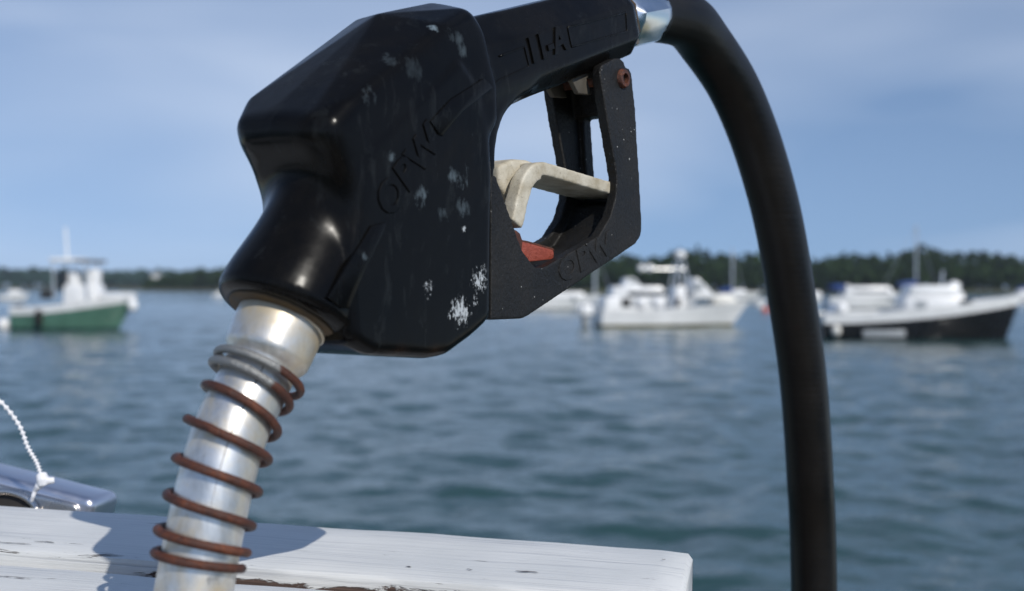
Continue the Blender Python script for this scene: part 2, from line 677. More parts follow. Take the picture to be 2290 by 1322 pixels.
# ================================================================== OBJECTS
# ------------------------------------------------------------------ slatted rack of white painted planks
def plank_material():
    N = NT('white_painted_wood')
    v = N.co('Object')
    g = N.co('Object', (7, 520, 520))
    grain = N.noise(g, 1.0, 5, 0.6, 0.4)
    fine = N.noise(N.co('Object', (30, 420, 420)), 1.0, 3, 0.6)
    blot = N.noise(v, 14, 4)
    cr1 = N.noise(N.co('Object', (14, 120, 120)), 1.0, 6, 0.7, 1.2)
    paint = N.ramp(blot, [(0.3, (0.62, 0.63, 0.62)), (0.7, (0.74, 0.74, 0.72))])
    paint = N.mix(N.ramp(grain, [(0.30, 0.75), (0.47, 0.0)]), paint, (0.42, 0.43, 0.45))
    # hairline cracks and specks
    sp = N.ramp(cr1, [(0.315, 1.0), (0.35, 0.0)])
    paint = N.mix(sp, paint, (0.09, 0.075, 0.065))
    # flaked strip low on the long edges
    sx = N.n('ShaderNodeSeparateXYZ')
    N.l(v, sx.inputs[0])
    fl = N.noise(N.co('Object', (38, 38, 95)), 1.0, 6, 0.72, 0.6)
    band = N.noise(N.co('Object', (4.5, 4.5, 4.5), loc=(3.1, 0, 0)), 1.0, 2)
    edge = N.math('GREATER_THAN', N.math('ABSOLUTE', sx.outputs['Y']), 0.0425)
    lowr = N.n('ShaderNodeMapRange')
    lowr.inputs['From Min'].default_value = -0.0015
    lowr.inputs['From Max'].default_value = -0.0075
    N.l(sx.outputs['Z'], lowr.inputs['Value'])
    amt = N.math('ADD', N.math('MULTIPLY', lowr.outputs[0], 0.30), N.math('MULTIPLY', band, 0.42))
    amt = N.math('ADD', amt, N.math('MULTIPLY', fl, 0.72))
    xr = N.n('ShaderNodeMapRange')
    xr.inputs['From Min'].default_value = -0.275
    xr.inputs['From Max'].default_value = -0.225
    xr.inputs['To Min'].default_value = -0.30
    xr.inputs['To Max'].default_value = 0.04
    N.l(sx.outputs['X'], xr.inputs['Value'])
    amt = N.math('ADD', amt, xr.outputs[0])
    flake = N.math('MULTIPLY', N.ramp(amt, [(0.755, 0.0), (0.80, 1.0)]), edge)
    wood_c = N.ramp(fine, [(0.3, (0.035, 0.024, 0.02)), (0.7, (0.15, 0.095, 0.075))])
    col = N.mix(flake, paint, wood_c)
    # two long splits seen on the boards
    N.set(Base_Color=col, Roughness=N.mix(flake, 0.55, 0.85))
    h = N.math('ADD', N.math('MULTIPLY', grain, 0.8), N.math('MULTIPLY', fine, 0.35))
    h = N.math('SUBTRACT', h, N.math('ADD', N.math('MULTIPLY', flake, 1.0), N.math('MULTIPLY', sp, 0.8)))
    N.bump(h, 0.55, 0.0012)
    return N.m
MAT_PLANK = plank_material()
MAT_CRACK = simple('open_wood_split', (0.05, 0.038, 0.03), 0.9, 0, 0.3, 60)

PSI, KAP = R(12.5), 0.016
A0 = at(776, 1180, 0.605)                       # a point on the rear edge of the rear plank
DX = Vector((math.cos(PSI), -math.sin(PSI), -KAP)).normalized()
EY = Vector((math.sin(PSI), math.cos(PSI), 0))
EY = (EY - DX * EY.dot(DX)).normalized()
EZ = DX.cross(EY).normalized()
rack = empty('slatted_rack', (0, 0, 0))
rack.matrix_world = Matrix.Translation(A0) @ Matrix((DX, EY, EZ)).transposed().to_4x4()
finish(rack, 'rack of weathered white painted planks under the fuel nozzle', 'rack')
t_end = 0.183
def plank(y0, y1, x0, x1, seed, thick=0.036):
    w = y1 - y0
    nx = 60
    rr = random.Random(seed)
    V, Fc = [], []
    b = 0.0028
    prof = [(-w / 2, -thick), (-w / 2, -b), (-w / 2 + b * 0.3, -b * 0.3), (-w / 2 + b, 0), (-w / 4, 0), (0, 0), (w / 4, 0), (w / 2 - b, 0), (w / 2 - b * 0.3, -b * 0.3), (w / 2, -b), (w / 2, -thick)]
    k = len(prof)
    Ln = x1 - x0
    for i in range(nx + 1):
        x = -Ln + Ln * i / nx
        for j, (y, z) in enumerate(prof):
            q = mnoise.noise(Vector((x * 18, j * 3.3 + seed, 0)))
            q2 = mnoise.noise(Vector((x * 90, j * 2.1 + seed, 4)))
            jy = 0.0007 * q + 0.0004 * q2 if 0 < j < k - 1 else 0
            xx = x
            zz = z
            if i == nx:
                zz = z - (0.0012 if 1 < j < k - 2 else 0.0)
            V.append(Vector((xx, y + jy, zz + (0.0006 * q if 2 < j < k - 3 else 0.0003 * q2))))
    # softened far end
    e0 = len(V)
    for j, (y, z) in enumerate(prof):
        V.append(Vector((0.0022, y * 0.975, z - 0.0035 if 0 < j < k - 1 else z)))
    for i in range(nx + 1):
        for j in range(k):
            a = i * k + j
            jn = (j + 1) % k
            Fc.append([a, i * k + jn, (i + 1) * k + jn, (i + 1) * k + j])
    Fc.append([j for j in range(k)][::-1])
    Fc.append([e0 + j for j in range(k)])
    Fc = [f[::-1] for f in Fc]
    o = from_vf('plank', V, Fc, MAT_PLANK, rack, True, 50)
    o.location = (x1, (y0 + y1) / 2, 0)
    return o
p1 = plank(-0.091, 0.0, -0.62, t_end, 1)
p2 = plank(-0.206, -0.1165, -0.64, t_end - 0.012, 2)
p3 = plank(-0.345, -0.256, -0.60, t_end - 0.02, 3)
for x in (-0.50, 0.08):
    bv = do_bevel(*box((x, -0.12, -0.058), (0.07, 0.50, 0.044)), 0.003)
    from_vf('bearer', bv[0], bv[1], MAT_PLANK, rack, True, 40)
    for y in (-0.31, 0.06):
        bv = do_bevel(*box((x, y, -0.50), (0.07, 0.07, 0.84)), 0.003)
        from_vf('leg', bv[0], bv[1], MAT_PLANK, rack, True, 40)
# splits and gouges on the rear plank, thin slivers let into the wood
def split(px, py, ln, w, seed):
    d = at(px, py, 1.0) - Vector((0, 0, HC))
    o3 = Vector((0, 0, HC))
    den = d.dot(EZ)
    P = o3 + d * ((A0 - o3).dot(EZ) / den)
    q = P - A0
    x, y = q.dot(DX), q.dot(EY)
    rr = random.Random(seed)
    V = []
    n = 9
    for i in range(n):
        t = i / (n - 1)
        hw = w * (math.sin(math.pi * t) ** 0.6) * rr.uniform(0.6, 1.1) + 0.00015
        V.append((x + ln * (t - 0.5), y + hw + 0.0004 * math.sin(t * 7 + seed), 0.0006))
        V.append((x + ln * (t - 0.5), y - hw * 0.6 + 0.0004 * math.sin(t * 7 + seed), 0.0006))
    Fc = [[2 * i, 2 * i + 1, 2 * i + 3, 2 * i + 2] for i in range(n - 1)]
    from_vf('split', V, Fc, MAT_CRACK, rack, False)
split(1178, 1281, 0.011, 0.0010, 3)
split(100, 1214, 0.012, 0.0006, 4)
split(914, 1270, 0.003, 0.0006, 5)
split(1050, 1276, 0.003, 0.0005, 6)
split(1484, 1254, 0.002, 0.0005, 8)
split(30, 1217, 0.02, 0.0005, 9)

# ------------------------------------------------------------------ fuel nozzle
def black_body_material():
    N = NT('glossy_black_moulding')
    v = N.co('Object')
    n1 = N.noise(v, 28, 5, 0.6)
    n2 = N.noise(v, 160, 4, 0.6)
    base = N.ramp(n1, [(0.3, (0.0025, 0.0025, 0.0026)), (0.7, (0.0045, 0.0042, 0.0040))])
    # dusty brown film on the flanks
    dust = N.ramp(N.noise(v, 17, 5, 0.65, 0.5), [(0.5, 0.0), (0.8, 0.35)])
    base = N.mix(dust, base, (0.016, 0.0125, 0.008))
    smear = N.ramp(N.noise(N.co('Object', (1, 1, 0.3), rot=(0.3, 0, 0)), 130, 6, 0.72, 0.6), [(0.56, 0.0), (0.84, 0.16)])
    base = N.mix(smear, base, (0.10, 0.115, 0.12))
    chips = N.noise(N.co('Object', (1, 1, 0.55)), 800, 5, 0.8)
    soft = N.noise(N.co('Object', (1, 1, 0.5)), 240, 5, 0.7)
    sc = None
    def add(a, b):
        return b if a is None else N.math('MAXIMUM', a, b)
    # white paint rubs: (px, py, radius, threshold)
    for px, py, r, th in [(1028, 695, 0.0085, 0.50), (1070, 628, 0.0075, 0.52), (955, 640, 0.0045, 0.54), (1060, 672, 0.004, 0.56),
                          (1035, 512, 0.0016, 0.44), (958, 665, 0.003, 0.56), (1010, 700, 0.005, 0.54), (1080, 600, 0.004, 0.55)]:
        m = N.spot(v, tuple(lp(px, py, -0.0265)), r, 0.75)
        th2 = N.math('SUBTRACT', N.math('ADD', chips, N.math('MULTIPLY', m, 0.16)), th + 0.13)
        c = N.math('MULTIPLY', N.math('MULTIPLY', th2, 26.0, clamp=True), N.math('GREATER_THAN', m, 0.02))
        sc = add(sc, c)
    grey = None
    for px, py, n, r, k in [(965, 62, -0.021, 0.0040, 0.8), (1015, 85, -0.024, 0.007, 0.18), (1035, 115, -0.026, 0.006, 0.2), (940, 440, -0.0265, 0.007, 0.4), (1020, 400, -0.0265, 0.010, 0.35),
                            (1035, 460, -0.0265, 0.009, 0.25), (875, 350, -0.0265, 0.0045, 0.45), (1050, 295, -0.0265, 0.004, 0.35), (985, 480, -0.0265, 0.006, 0.2),
                            (815, 215, -0.024, 0.007, 0.2), (875, 130, -0.022, 0.007, 0.12), (925, 155, -0.026, 0.01, 0.08), (810, 575, -0.0265, 0.004, 0.55)]:
        m = N.spot(v, tuple(lp(px, py, n)), r, 0.9)
        th2 = N.math('SUBTRACT', N.math('ADD', soft, N.math('MULTIPLY', m, 0.25)), 0.66)
        c = N.math('MULTIPLY', N.math('MULTIPLY', N.math('MULTIPLY', th2, 5.0, clamp=True), N.math('GREATER_THAN', m, 0.02)), k)
        grey = add(grey, c)
    spk = N.ramp(N.noise(v, 900, 2, 0.5), [(0.80, 0.0), (0.83, 0.6)])
    col = N.mix(grey, base, (0.20, 0.26, 0.30))
    col = N.mix(sc, col, (0.42, 0.45, 0.47))
    col = N.mix(spk, col, (0.3, 0.3, 0.29))
    # rusty brown film under the belly
    rb = None
    for px, py, r in [(850, 790, 0.013), (930, 800, 0.014), (1000, 795, 0.010)]:
        rb = add(rb, N.spot(v, tuple(lp(px, py, -0.016)), r, 0.9))
    rbm = N.math('MULTIPLY', rb, N.ramp(n2, [(0.35, 0.2), (0.7, 0.8)]))
    col = N.mix(rbm, col, (0.11, 0.055, 0.03))
    # tan flecks on the hood
    fk = None
    for px, py, r in [(838, 121, 0.0020), (822, 121, 0.0018), (815, 94, 0.0018), (825, 78, 0.0009), (780, 87, 0.001)]:
        x = N.n('ShaderNodeVectorMath', operation='SUBTRACT')
        N.l(v, x.inputs[0])
        x.inputs[1].default_value = tuple(lp(px, py, -0.003))
        y = N.n('ShaderNodeVectorMath', operation='MULTIPLY')
        N.l(x.outputs[0], y.inputs[0])
        y.inputs[1].default_value = (0.6, 0.6, 3.2)
        z = N.n('ShaderNodeVectorMath', operation='LENGTH')
        N.l(y.outputs[0], z.inputs[0])
        fk = add(fk, N.math('LESS_THAN', N.math('ADD', z.outputs['Value'], N.math('MULTIPLY', N.math('SUBTRACT', n2, 0.5), 0.002)), r))
    col = N.mix(fk, col, (0.22, 0.13, 0.05))
    N.b.inputs['Specular IOR Level'].default_value = 0.13
    rough = N.ramp(n1, [(0.3, 0.15), (0.7, 0.27)])
    rough = N.mix(N.math('MAXIMUM', N.math('MAXIMUM', grey, sc), dust), rough, 0.65)
    N.set(Base_Color=col, Roughness=rough)
    h = N.math('ADD', N.math('MULTIPLY', N.noise(v, 55, 3), 1.0), N.math('MULTIPLY', n2, 0.12))
    N.bump(h, 0.16, 0.0016)
    return N.m
MAT_BODY = black_body_material()

def guard_material():
    N = NT('pebbled_black_casting')
    v = N.co('Object')
    peb = N.noise(v, 520, 4, 0.65)
    big = N.noise(v, 40, 4, 0.6)
    col = N.ramp(big, [(0.3, (0.007, 0.0068, 0.0066)), (0.7, (0.017, 0.016, 0.015))])
    spk = N.ramp(N.noise(v, 640, 1, 0.5), [(0.765, 0.0), (0.79, 1.0)])
    col = N.mix(spk, col, (0.42, 0.42, 0.40))
    N.set(Base_Color=col, Roughness=N.ramp(big, [(0.3, 0.42), (0.7, 0.58)]))
    N.b.inputs['Specular IOR Level'].default_value = 0.28
    N.bump(N.math('ADD', peb, N.math('MULTIPLY', big, 0.8)), 0.7, 0.0012)
    return N.m
MAT_GUARD = guard_material()

def rust_material(name, pal, zinc=None):
    N = NT(name)
    v = N.co('Object')
    a = N.noise(v, 110, 6, 0.7, 0.3)
    b = N.noise(v, 700, 4, 0.7)
    c = N.ramp(N.math('ADD', N.math('MULTIPLY', a, 0.65), N.math('MULTIPLY', b, 0.35)), [(0.3, pal[0]), (0.5, pal[1]), (0.72, pal[2])])
    met = 0.0
    if zinc:
        m = None
        for p, r in zinc:
            q = N.spot(v, tuple(p), r, 0.45)
            m = q if m is None else N.math('MAXIMUM', m, q)
        m = N.math('MULTIPLY', N.math('SUBTRACT', N.math('ADD', m, N.math('MULTIPLY', a, 0.5)), 0.62), 6.0, clamp=True)
        c = N.mix(m, c, (0.30, 0.30, 0.29))
        met = N.math('MULTIPLY', m, 0.85)
        N.set(Metallic=met)
    N.set(Base_Color=c, Roughness=N.ramp(b, [(0.3, 0.42), (0.7, 0.7)]))
    N.bump(N.math('ADD', a, b), 0.8, 0.0009)
    return N.m
RUST = [(0.022, 0.008, 0.005), (0.070, 0.020, 0.009), (0.20, 0.055, 0.016)]

def aluminium_material():
    N = NT('stained_bare_aluminium')
    v = N.co('Object')
    a = N.noise(v, 45, 5, 0.65, 0.4)
    b = N.noise(N.co('Object', (1, 1, 0.35)), 200, 5, 0.7)
    col = N.ramp(b, [(0.25, (0.50, 0.49, 0.46)), (0.6, (0.74, 0.73, 0.71))])
    st = N.ramp(a, [(0.44, 0.0), (0.66, 0.8)])
    col = N.mix(st, col, (0.55, 0.44, 0.27))
    drk = N.ramp(N.noise(v, 130, 5, 0.7), [(0.63, 0.0), (0.78, 0.8)])
    col = N.mix(drk, col, (0.22, 0.19, 0.15))
    N.set(Base_Color=col, Metallic=N.mix(st, 0.85, 0.45), Roughness=N.ramp(a, [(0.3, 0.30), (0.75, 0.52)]))
    N.bump(b, 0.12, 0.0008)
    return N.m
MAT_ALU = aluminium_material()

def chrome(name, col, rough):
    N = NT(name)
    v = N.co('Object')
    a = N.noise(v, 60, 5, 0.6)
    pit = N.ramp(N.noise(v, 600, 2), [(0.74, 0.0), (0.77, 0.8)])
    N.set(Base_Color=N.mix(pit, col, (0.08, 0.07, 0.06)), Metallic=1.0, Roughness=N.ramp(a, [(0.3, max(0.03, rough - 0.06)), (0.7, rough + 0.1)]))
    return N.m
MAT_CHROME = chrome('plated_swivel', (0.72, 0.73, 0.74), 0.16)

def ivory_material():
    N = NT('worn_ivory_lever')
    v = N.co('Object')
    a = N.noise(v, 80, 5, 0.65)
    d = N.noise(v, 800, 3, 0.7)
    col = N.ramp(a, [(0.3, (0.33, 0.28, 0.19)), (0.66, (0.62, 0.58, 0.48))])
    sp = N.ramp(d, [(0.62, 0.0), (0.70, 0.75)])
    col = N.mix(sp, col, (0.16, 0.13, 0.10))
    N.set(Base_Color=col, Roughness=0.55)
    N.bump(N.math('ADD', a, d), 0.35, 0.0008)
    return N.m
MAT_IVORY = ivory_material()
MAT_LATCH = rust_material('faded_red_latch', [(0.16, 0.035, 0.018), (0.30, 0.060, 0.035), (0.36, 0.095, 0.06)])
MAT_RUST = rust_material('rusted_steel', RUST)
MAT_SEAL = simple('rust_stained_seal', (0.07, 0.042, 0.016), 0.6, 0.2, 0.5, 120)
MAT_DARKCAV = simple('dark_cast_metal', (0.09, 0.08, 0.065), 0.7, 0.3, 0.4, 80)

nozzle = empty('fuel_nozzle', SPOUT_BASE)
finish(nozzle, 'black fuel nozzle with silver spout, rusty spring and ivory lever', 'fuel nozzle')

HW = 0.027
def sec(pts2, w):
    return [Vector((s, n, z)) for s, z in pts2 for n in (-w, w)]
# hood: faceted block, axis running up and back
hood_pts = [Vector((0.0190, 0, 0.0620)), Vector((0.0750, 0, 0.1110)), Vector((0.1120, 0, 0.1235))]
hood_pts += [Vector((x, -n, z)) for x, n, z in ((0.0370, 0.0266, 0.0690), (0.0205, 0.0185, 0.0600), (0.0205, 0.0185, 0.0515), (0.0900, 0.0250, 0.1060), (0.1080, 0.0225, 0.1165), (0.1165, 0.0245, 0.1090))]
hood_pts += [Vector((x, n, z)) for x, n, z in ((0.0300, 0.0272, 0.0735), (0.0190, 0.0205, 0.0615), (0.0205, 0.0185, 0.0515), (0.0860, 0.0255, 0.1140), (0.1050, 0.0225, 0.1205), (0.1165, 0.0245, 0.1090))]
hood_pts += sec([(0.0275, 0.0585), (0.0285, 0.0510), (0.123, 0.085), (0.123, 0.070), (0.100, 0.040), (0.060, 0.030)], 0.0266)
hood = do_bevel(*hull(hood_pts), 0.0040, 4, 30)
neck = do_bevel(*prism([(0.0245, 0.0560), (0.0265, 0.0490), (0.0310, 0.0410), (0.0345, 0.0330), (0.0350, 0.0240), (0.0330, 0.0120), (0.0420, -0.0100), (0.090, -0.010), (0.100, 0.060)], -0.0262, 0.0262), 0.0065, 3, 35)
# belly: side outline
side = ups([(806, 330), (1030, 118), (1080, 190), (1105, 300), (1108, 400), (1104, 716), (1062, 754), (1005, 797), (965, 803), (835, 797), (782, 766), (776, 600)], -HW)
belly = do_bevel(*prism(side, -HW, HW), 0.0045, 3, 20)
# collar barrel round the spout root
CA = Vector((0.500, 0, 0.866))
RC = Vector((*(lambda q: (q[0], 0, q[1]))(up(632, 712, 0)),))
barrel = lathe(RC, CA, [(0.0, 0.0225), (0.0012, 0.0255), (0.004, 0.0268), (0.009, 0.0266), (0.014, 0.0260), (0.022, 0.0248), (0.030, 0.0236), (0.040, 0.0230), (0.058, 0.0230)], 56)
# handle
AX = Vector((math.cos(R(20)), 0, math.sin(R(20))))
PX = Vector((-math.sin(R(20)), 0, math.cos(R(20))))
hs = []
HEND = Vector((0.251, 0, 0.1413))
for t, hh, hw in ((-0.165, 0.0230, 0.0200), (-0.105, 0.0205, 0.0192), (-0.05, 0.0195, 0.0180), (-0.006, 0.0185, 0.0172), (0.0, 0.0165, 0.0150)):
    c = HEND + AX * t
    ring = []
    for (a, b) in ((-1, -0.55), (-0.62, -1), (0.62, -1), (1, -0.55), (1, 0.35), (0.55, 1), (-0.55, 1), (-1, 0.35)):
        ring.append(c + PX * (b * hh) + Vector((0, a * hw, 0)))
    hs.append(ring)
def loft(rings):
    V, Fc = [], []
    k = len(rings[0])
    for r in rings:
        V += r
    for i in range(len(rings) - 1):
        for j in range(k):
            j2 = (j + 1) % k
            Fc.append([i * k + j, i * k + j2, (i + 1) * k + j2, (i + 1) * k + j])
    Fc.append(list(range(k - 1, -1, -1)))
    Fc.append([(len(rings) - 1) * k + j for j in range(k)])
    return V, Fc
handle = loft(hs)
# web between handle and belly (the curved throat)
throat = ups([(1060, 470), (1104, 470), (1111, 400), (1117, 345), (1125, 298), (1140, 256), (1168, 223), (1214, 194), (1240, 120), (1060, 120)], -0.019)
thr = do_bevel(*prism(throat, -0.0178, 0.0178), 0.003, 2, 20)
body = fused('body', [hood, neck, belly, barrel, handle, thr], 0.00085, 6, MAT_BODY, nozzle, lambda v: loc(v),
             soft=[(loc((0.029, 0, 0.037)), 0.030, 150), (loc((0.122, -0.022, 0.105)), 0.020, 40), (loc((0.150, -0.010, 0.085)), 0.030, 30), (loc((0.122, -0.022, 0.072)), 0.022, 20)])

# raised ribs, frames and lettering moulded into the flank
def pad(name, pts, n, h, mat=None, bev=0.0005):
    poly = ups(pts, n)
    V, Fc = prism(poly, n - h, n + 0.002)
    V, Fc = do_bevel(V, Fc, bev, 2, 30)
    return from_vf(name, [loc(v) for v in V], Fc, mat or MAT_BODY, nozzle, True, 40)
pad('rib', [(727, 666), (824, 505), (858, 497), (852, 520), (812, 600), (775, 690), (760, 690)], -0.0262, 0.0017)
pad('rib', [(958, 272), (1004, 222), (1078, 176), (1098, 196), (1030, 250), (985, 305), (977, 302)], -0.0264, 0.0014)

def handle_n(s_):
    t = (s_ - HEND.x) / AX.x
    return -float(np.interp(t, [-0.165, -0.105, -0.05, -0.006], [0.0200, 0.0192, 0.0180, 0.0172])) + 0.0001
def lettering(name, txt, p0, p1, n, size_px, h, mat, follow=False, shear=0.0):
    """text raised on the flank; baseline from photo pixel p0 to p1"""
    a = Vector(up(*p0, n)); b = Vector(up(*p1, n))
    cu = bpy.data.curves.new(name, 'FONT')
    cu.body = txt
    cu.size = 1.0
    cu.extrude = 0.03
    cu.bevel_depth = 0.022
    cu.bevel_resolution = 1
    cu.offset = 0.020
    cu.resolution_u = 3
    o = bpy.data.objects.new(name, cu)
    COL.objects.link(o)
    dg = bpy.context.evaluated_depsgraph_get()
    me = bpy.data.meshes.new_from_object(o.evaluated_get(dg))
    bpy.data.objects.remove(o)
    zm = max(v.co.z for v in me.vertices)
    xs = [v.co.x for v in me.vertices]
    w = max(xs) - min(xs)
    x0 = min(xs)
    d = (b - a)
    ln = d.length
    d.normalize()
    e = Vector((-d.y, d.x))
    for v in me.vertices:
        t = (v.co.x - x0) / w * ln
        k = v.co.y / 0.70 * size_px
        q = a + d * (t + shear * k) + e * k
        n_ = handle_n(q.x) if follow else n
        nn = n_ - h * v.co.z / zm if v.co.z > 0 else n_ + 0.0015
        v.co = loc((q.x, nn, q.y))
    me.name = name
    me.update()
    return link_mesh(name, me, mat, nozzle, True, 30)
lettering('raised_lettering', 'OPW', (868, 492), (985, 318), -0.0264, 0.0118, 0.0012, MAT_BODY)
lettering('raised_lettering', '11-A', (1190, 140), (1272, 106), -0.0190, 0.0108, 0.0010, MAT_BODY, True)
def frame_pad(pts, n, h):
    """thin raised outline"""
    P = []
    for x, y in pts:
        q = up(x, y, n)
        P.append(loc((q[0], handle_n(q[0]) - h * 0.3, q[1])))
    P = [P[i].lerp(P[i + 1], k / 6) for i in range(len(P) - 1) for k in range(6)] + [P[-1]]
    V, Fc = tube(P, 0.00045, 6)
    from_vf('raised_outline', V, Fc, MAT_BODY, nozzle, True)
frame_pad([(1400, 28), (1265, 62), (1274, 106), (1402, 70), (1400, 28)], -0.0174, 0.0006)
frame_pad([(1118, 126), (1175, 104), (1186, 148), (1120, 178), (1050, 230)], -0.0200, 0.0006)
# lip and stained seal at the handle's end
V, Fc = loft([[HEND + AX * t + PX * (b * hh) + Vector((0, a * hw, 0)) for (a, b) in ((-1, -0.5), (-0.6, -1), (0.6, -1), (1, -0.5), (1, 0.4), (0.55, 1), (-0.55, 1), (-1, 0.4))]
              for t, hh, hw in ((-0.004, 0.0158, 0.0148), (0.0012, 0.0158, 0.0148), (0.0030, 0.0148, 0.0138))])
from_vf('seal', [loc(v) for v in V], Fc, MAT_SEAL, nozzle, False)
# collar seal and inner sleeve at the spout root
V, Fc = lathe(RC - CA * 0.0012, CA, [(0, 0.0186), (0.0006, 0.0208), (0.003, 0.0212), (0.012, 0.0212)], 48)
from_vf('seal', [loc(v) for v in V], Fc, MAT_SEAL, nozzle, True, 40)

# ---- spout
SPX = [(646, 690), (622, 735), (596, 795), (566, 858), (520, 955), (497, 1025), (478, 1098), (457, 1195), (437, 1305)]
path = []
for x, y in SPX:
    s, z = up(x, y, 0)
    path.append(Vector((s, 0, z)))
path.append(path[-1] + Vector((-0.010, 0, -0.045)))
path.append(path[-1] + Vector((-0.006, 0, -0.026)))
sp = catmull(path, 8)
arc = [0.0]
for i in range(1, len(sp)):
    arc.append(arc[-1] + (sp[i] - sp[i - 1]).length)
rad = []
for a in arc:
    if a < 0.0195:
        r = 0.0166 - 0.0006 * min(1, max(0, (a - 0.010) / 0.0095))
    elif a < 0.0245:
        q = (a - 0.0195) / 0.0050
        r = 0.0160 + (0.0131 - 0.0160) * (q * q * (3 - 2 * q))
    else:
        r = 0.0131 + 0.0002 * min(1, (a - 0.027) / 0.08)
    rad.append(r)
spout_v, spout_f = tube([loc(p) for p in sp], rad, 48)
spout = from_vf('spout', spout_v, spout_f, MAT_ALU, nozzle, True, 60)
# ring line round the ferrule
def sp_at(a):
    for i in range(1, len(sp)):
        if arc[i] >= a:
            t = (a - arc[i - 1]) / (arc[i] - arc[i - 1] + 1e-9)
            return sp[i - 1].lerp(sp[i], t), (sp[i] - sp[i - 1]).normalized()
    return sp[-1], (sp[-1] - sp[-2]).normalized()
p, d = sp_at(0.0045)
V, Fc = lathe(p, d, [(0, 0.0166), (0.0004, 0.0172), (0.0016, 0.0173), (0.0020, 0.0166)], 48)
from_vf('ferrule_ring', [loc(v) for v in V], Fc, MAT_ALU, spout, True, 40)
seam = []
for i in range(60):
    a = 0.026 + 0.125 * i / 59
    c, d = sp_at(a)
    e2 = d.cross(Vector((0, 1, 0))).normalized()
    fr = (Vector((-0.62, -0.78, 0)) - d * d.dot(Vector((-0.62, -0.78, 0)))).normalized()
    seam.append(loc(c + fr * 0.01305))
V, Fc = tube(seam, 0.00020, 6)
from_vf('seam', V, Fc, MAT_SEAL, spout, True)
# ---- spring: arc position for each turn (measured on the left side of the coils)
def arc_of_px(px, py):
    best = min(range(len(sp)), key=lambda i: ((Vector(proj(sp[i])) - Vector((px, py))).length))
    return arc[best]
def proj(v):
    w = nz2w(v)
    return (CX + F * w.x / w.y, HY - F * (w.z - HC) / w.y)
turns = [0.0, 1.0, 2.0, 3.0, 4.0, 5.0, 6.0, 7.0, 7.6]
apos = [0.0258, 0.0290, 0.0376, 0.0496, 0.0622, 0.0742, 0.0865, 0.0945, 0.0968]
hel = []
for i in range(int(7.6 * 40) + 1):
    t = i / 40
    k = max(j for j in range(len(turns) - 1) if turns[j] <= t + 1e-9) if t < 7.6 else len(turns) - 2
    q = (t - turns[k]) / (turns[k + 1] - turns[k])
    a = apos[k] + (apos[k + 1] - apos[k]) * q
    c, d = sp_at(a)
    e1 = Vector((0, 1, 0))
    e2 = d.cross(e1).normalized()
    ang = 2 * math.pi * t + math.pi * 0.5
    cr_ = 0.0155 + (0.0009 if t < 1.4 else 0) - (0.0 if t > 0.4 else 0.0002)
    wob = 0.0003 * math.sin(t * 2.3)
    hel.append(c + (e1 * math.sin(ang) + e2 * math.cos(ang)) * (cr_ + wob))
V, Fc = tube([loc(p) for p in hel], 0.00160, 12)
MAT_SPRING = rust_material('rusted_spring_wire', RUST, [(lp(500, 790, 0.005), 0.016), (lp(560, 815, -0.008), 0.014), (lp(475, 850, 0.01), 0.010)])
from_vf('spring', V, Fc, MAT_SPRING, nozzle, True)

# ---- lever guard: two cheeks joined by a web with a slot
G = 0.018
outer = [(1098, 716), (1168, 713), (1180, 708), (1422, 546), (1434, 527), (1436, 505), (1433, 440), (1421, 240), (1413, 165), (1409, 155), (1399, 149), (1396, 138), (1388, 130), (1376, 130), (1346, 146)]
inner = [(1342, 165), (1348, 205), (1362, 290), (1380, 396), (1378, 440), (1366, 484), (1340, 528), (1300, 552), (1222, 596), (1208, 600), (1195, 596), (1168, 560), (1140, 480), (1109, 392), (1098, 392)]
po = ups(outer, -G)
pi_ = ups(inner, -G)
ring2d = po + pi_
cheek_n = prism(ring2d, -G, -G + 0.0055)
far2d = [(s, z) for (s, z) in ring2d]
cheek_f = prism(far2d, G - 0.0055, G)
# web of the lower arm
low_o = ups([(1168, 712), (1180, 708), (1422, 546), (1434, 527), (1436, 505), (1433, 440)], -G)
low_i = [(s + 0.0036, z - 0.0036) for s, z in ups([(1384, 440), (1366, 490), (1340, 532), (1300, 556), (1222, 600), (1208, 604)], -G)]
web_low = prism(low_o + low_i, -G + 0.002, G - 0.002)
# web of the upright: thin plate at the back, slotted
bo = ups([(1433, 445), (1421, 240), (1413, 168)], -G)
def back_piece(z0, z1, n0, n1, th=0.006):
    def s_at(z):
        (s0, q0), (s1, q1), (s2, q2) = bo
        if z <= q1:
            return s0 + (s1 - s0) * (z - q0) / (q1 - q0)
        return s1 + (s2 - s1) * (z - q1) / (q2 - q1)
    poly = [(s_at(z0) - 0.0005, z0), (s_at(z1) - 0.0005, z1), (s_at(z1) - th, z1), (s_at(z0) - th, z0)]
    return prism(poly, n0, n1)
zt = bo[2][1]
webs = [back_piece(bo[0][1] - 0.004, 0.052, -G + 0.002, G - 0.002, 0.010),
        back_piece(0.050, 0.092, 0.0095, G - 0.002, 0.008),
        back_piece(0.050, 0.092, -G + 0.002, -G + 0.0065, 0.008),
        back_piece(0.0885, zt - 0.004, -G + 0.002, G - 0.002, 0.012)]
fill = []
c0, c1 = (webs[3][0][2].x, 0.0890), 0.006      # rounded head of the slot
for k in range(5):
    a0 = math.pi / 2 * k / 5
    fill.append(None)
guard = fused('lever_guard', [cheek_n, cheek_f, web_low] + webs, 0.0006, 10, MAT_GUARD, nozzle, lambda v: loc(v))
lettering('raised_lettering', 'OPW', (1254, 634), (1372, 560), -G + 0.0002, 0.0105, 0.0007, MAT_GUARD)
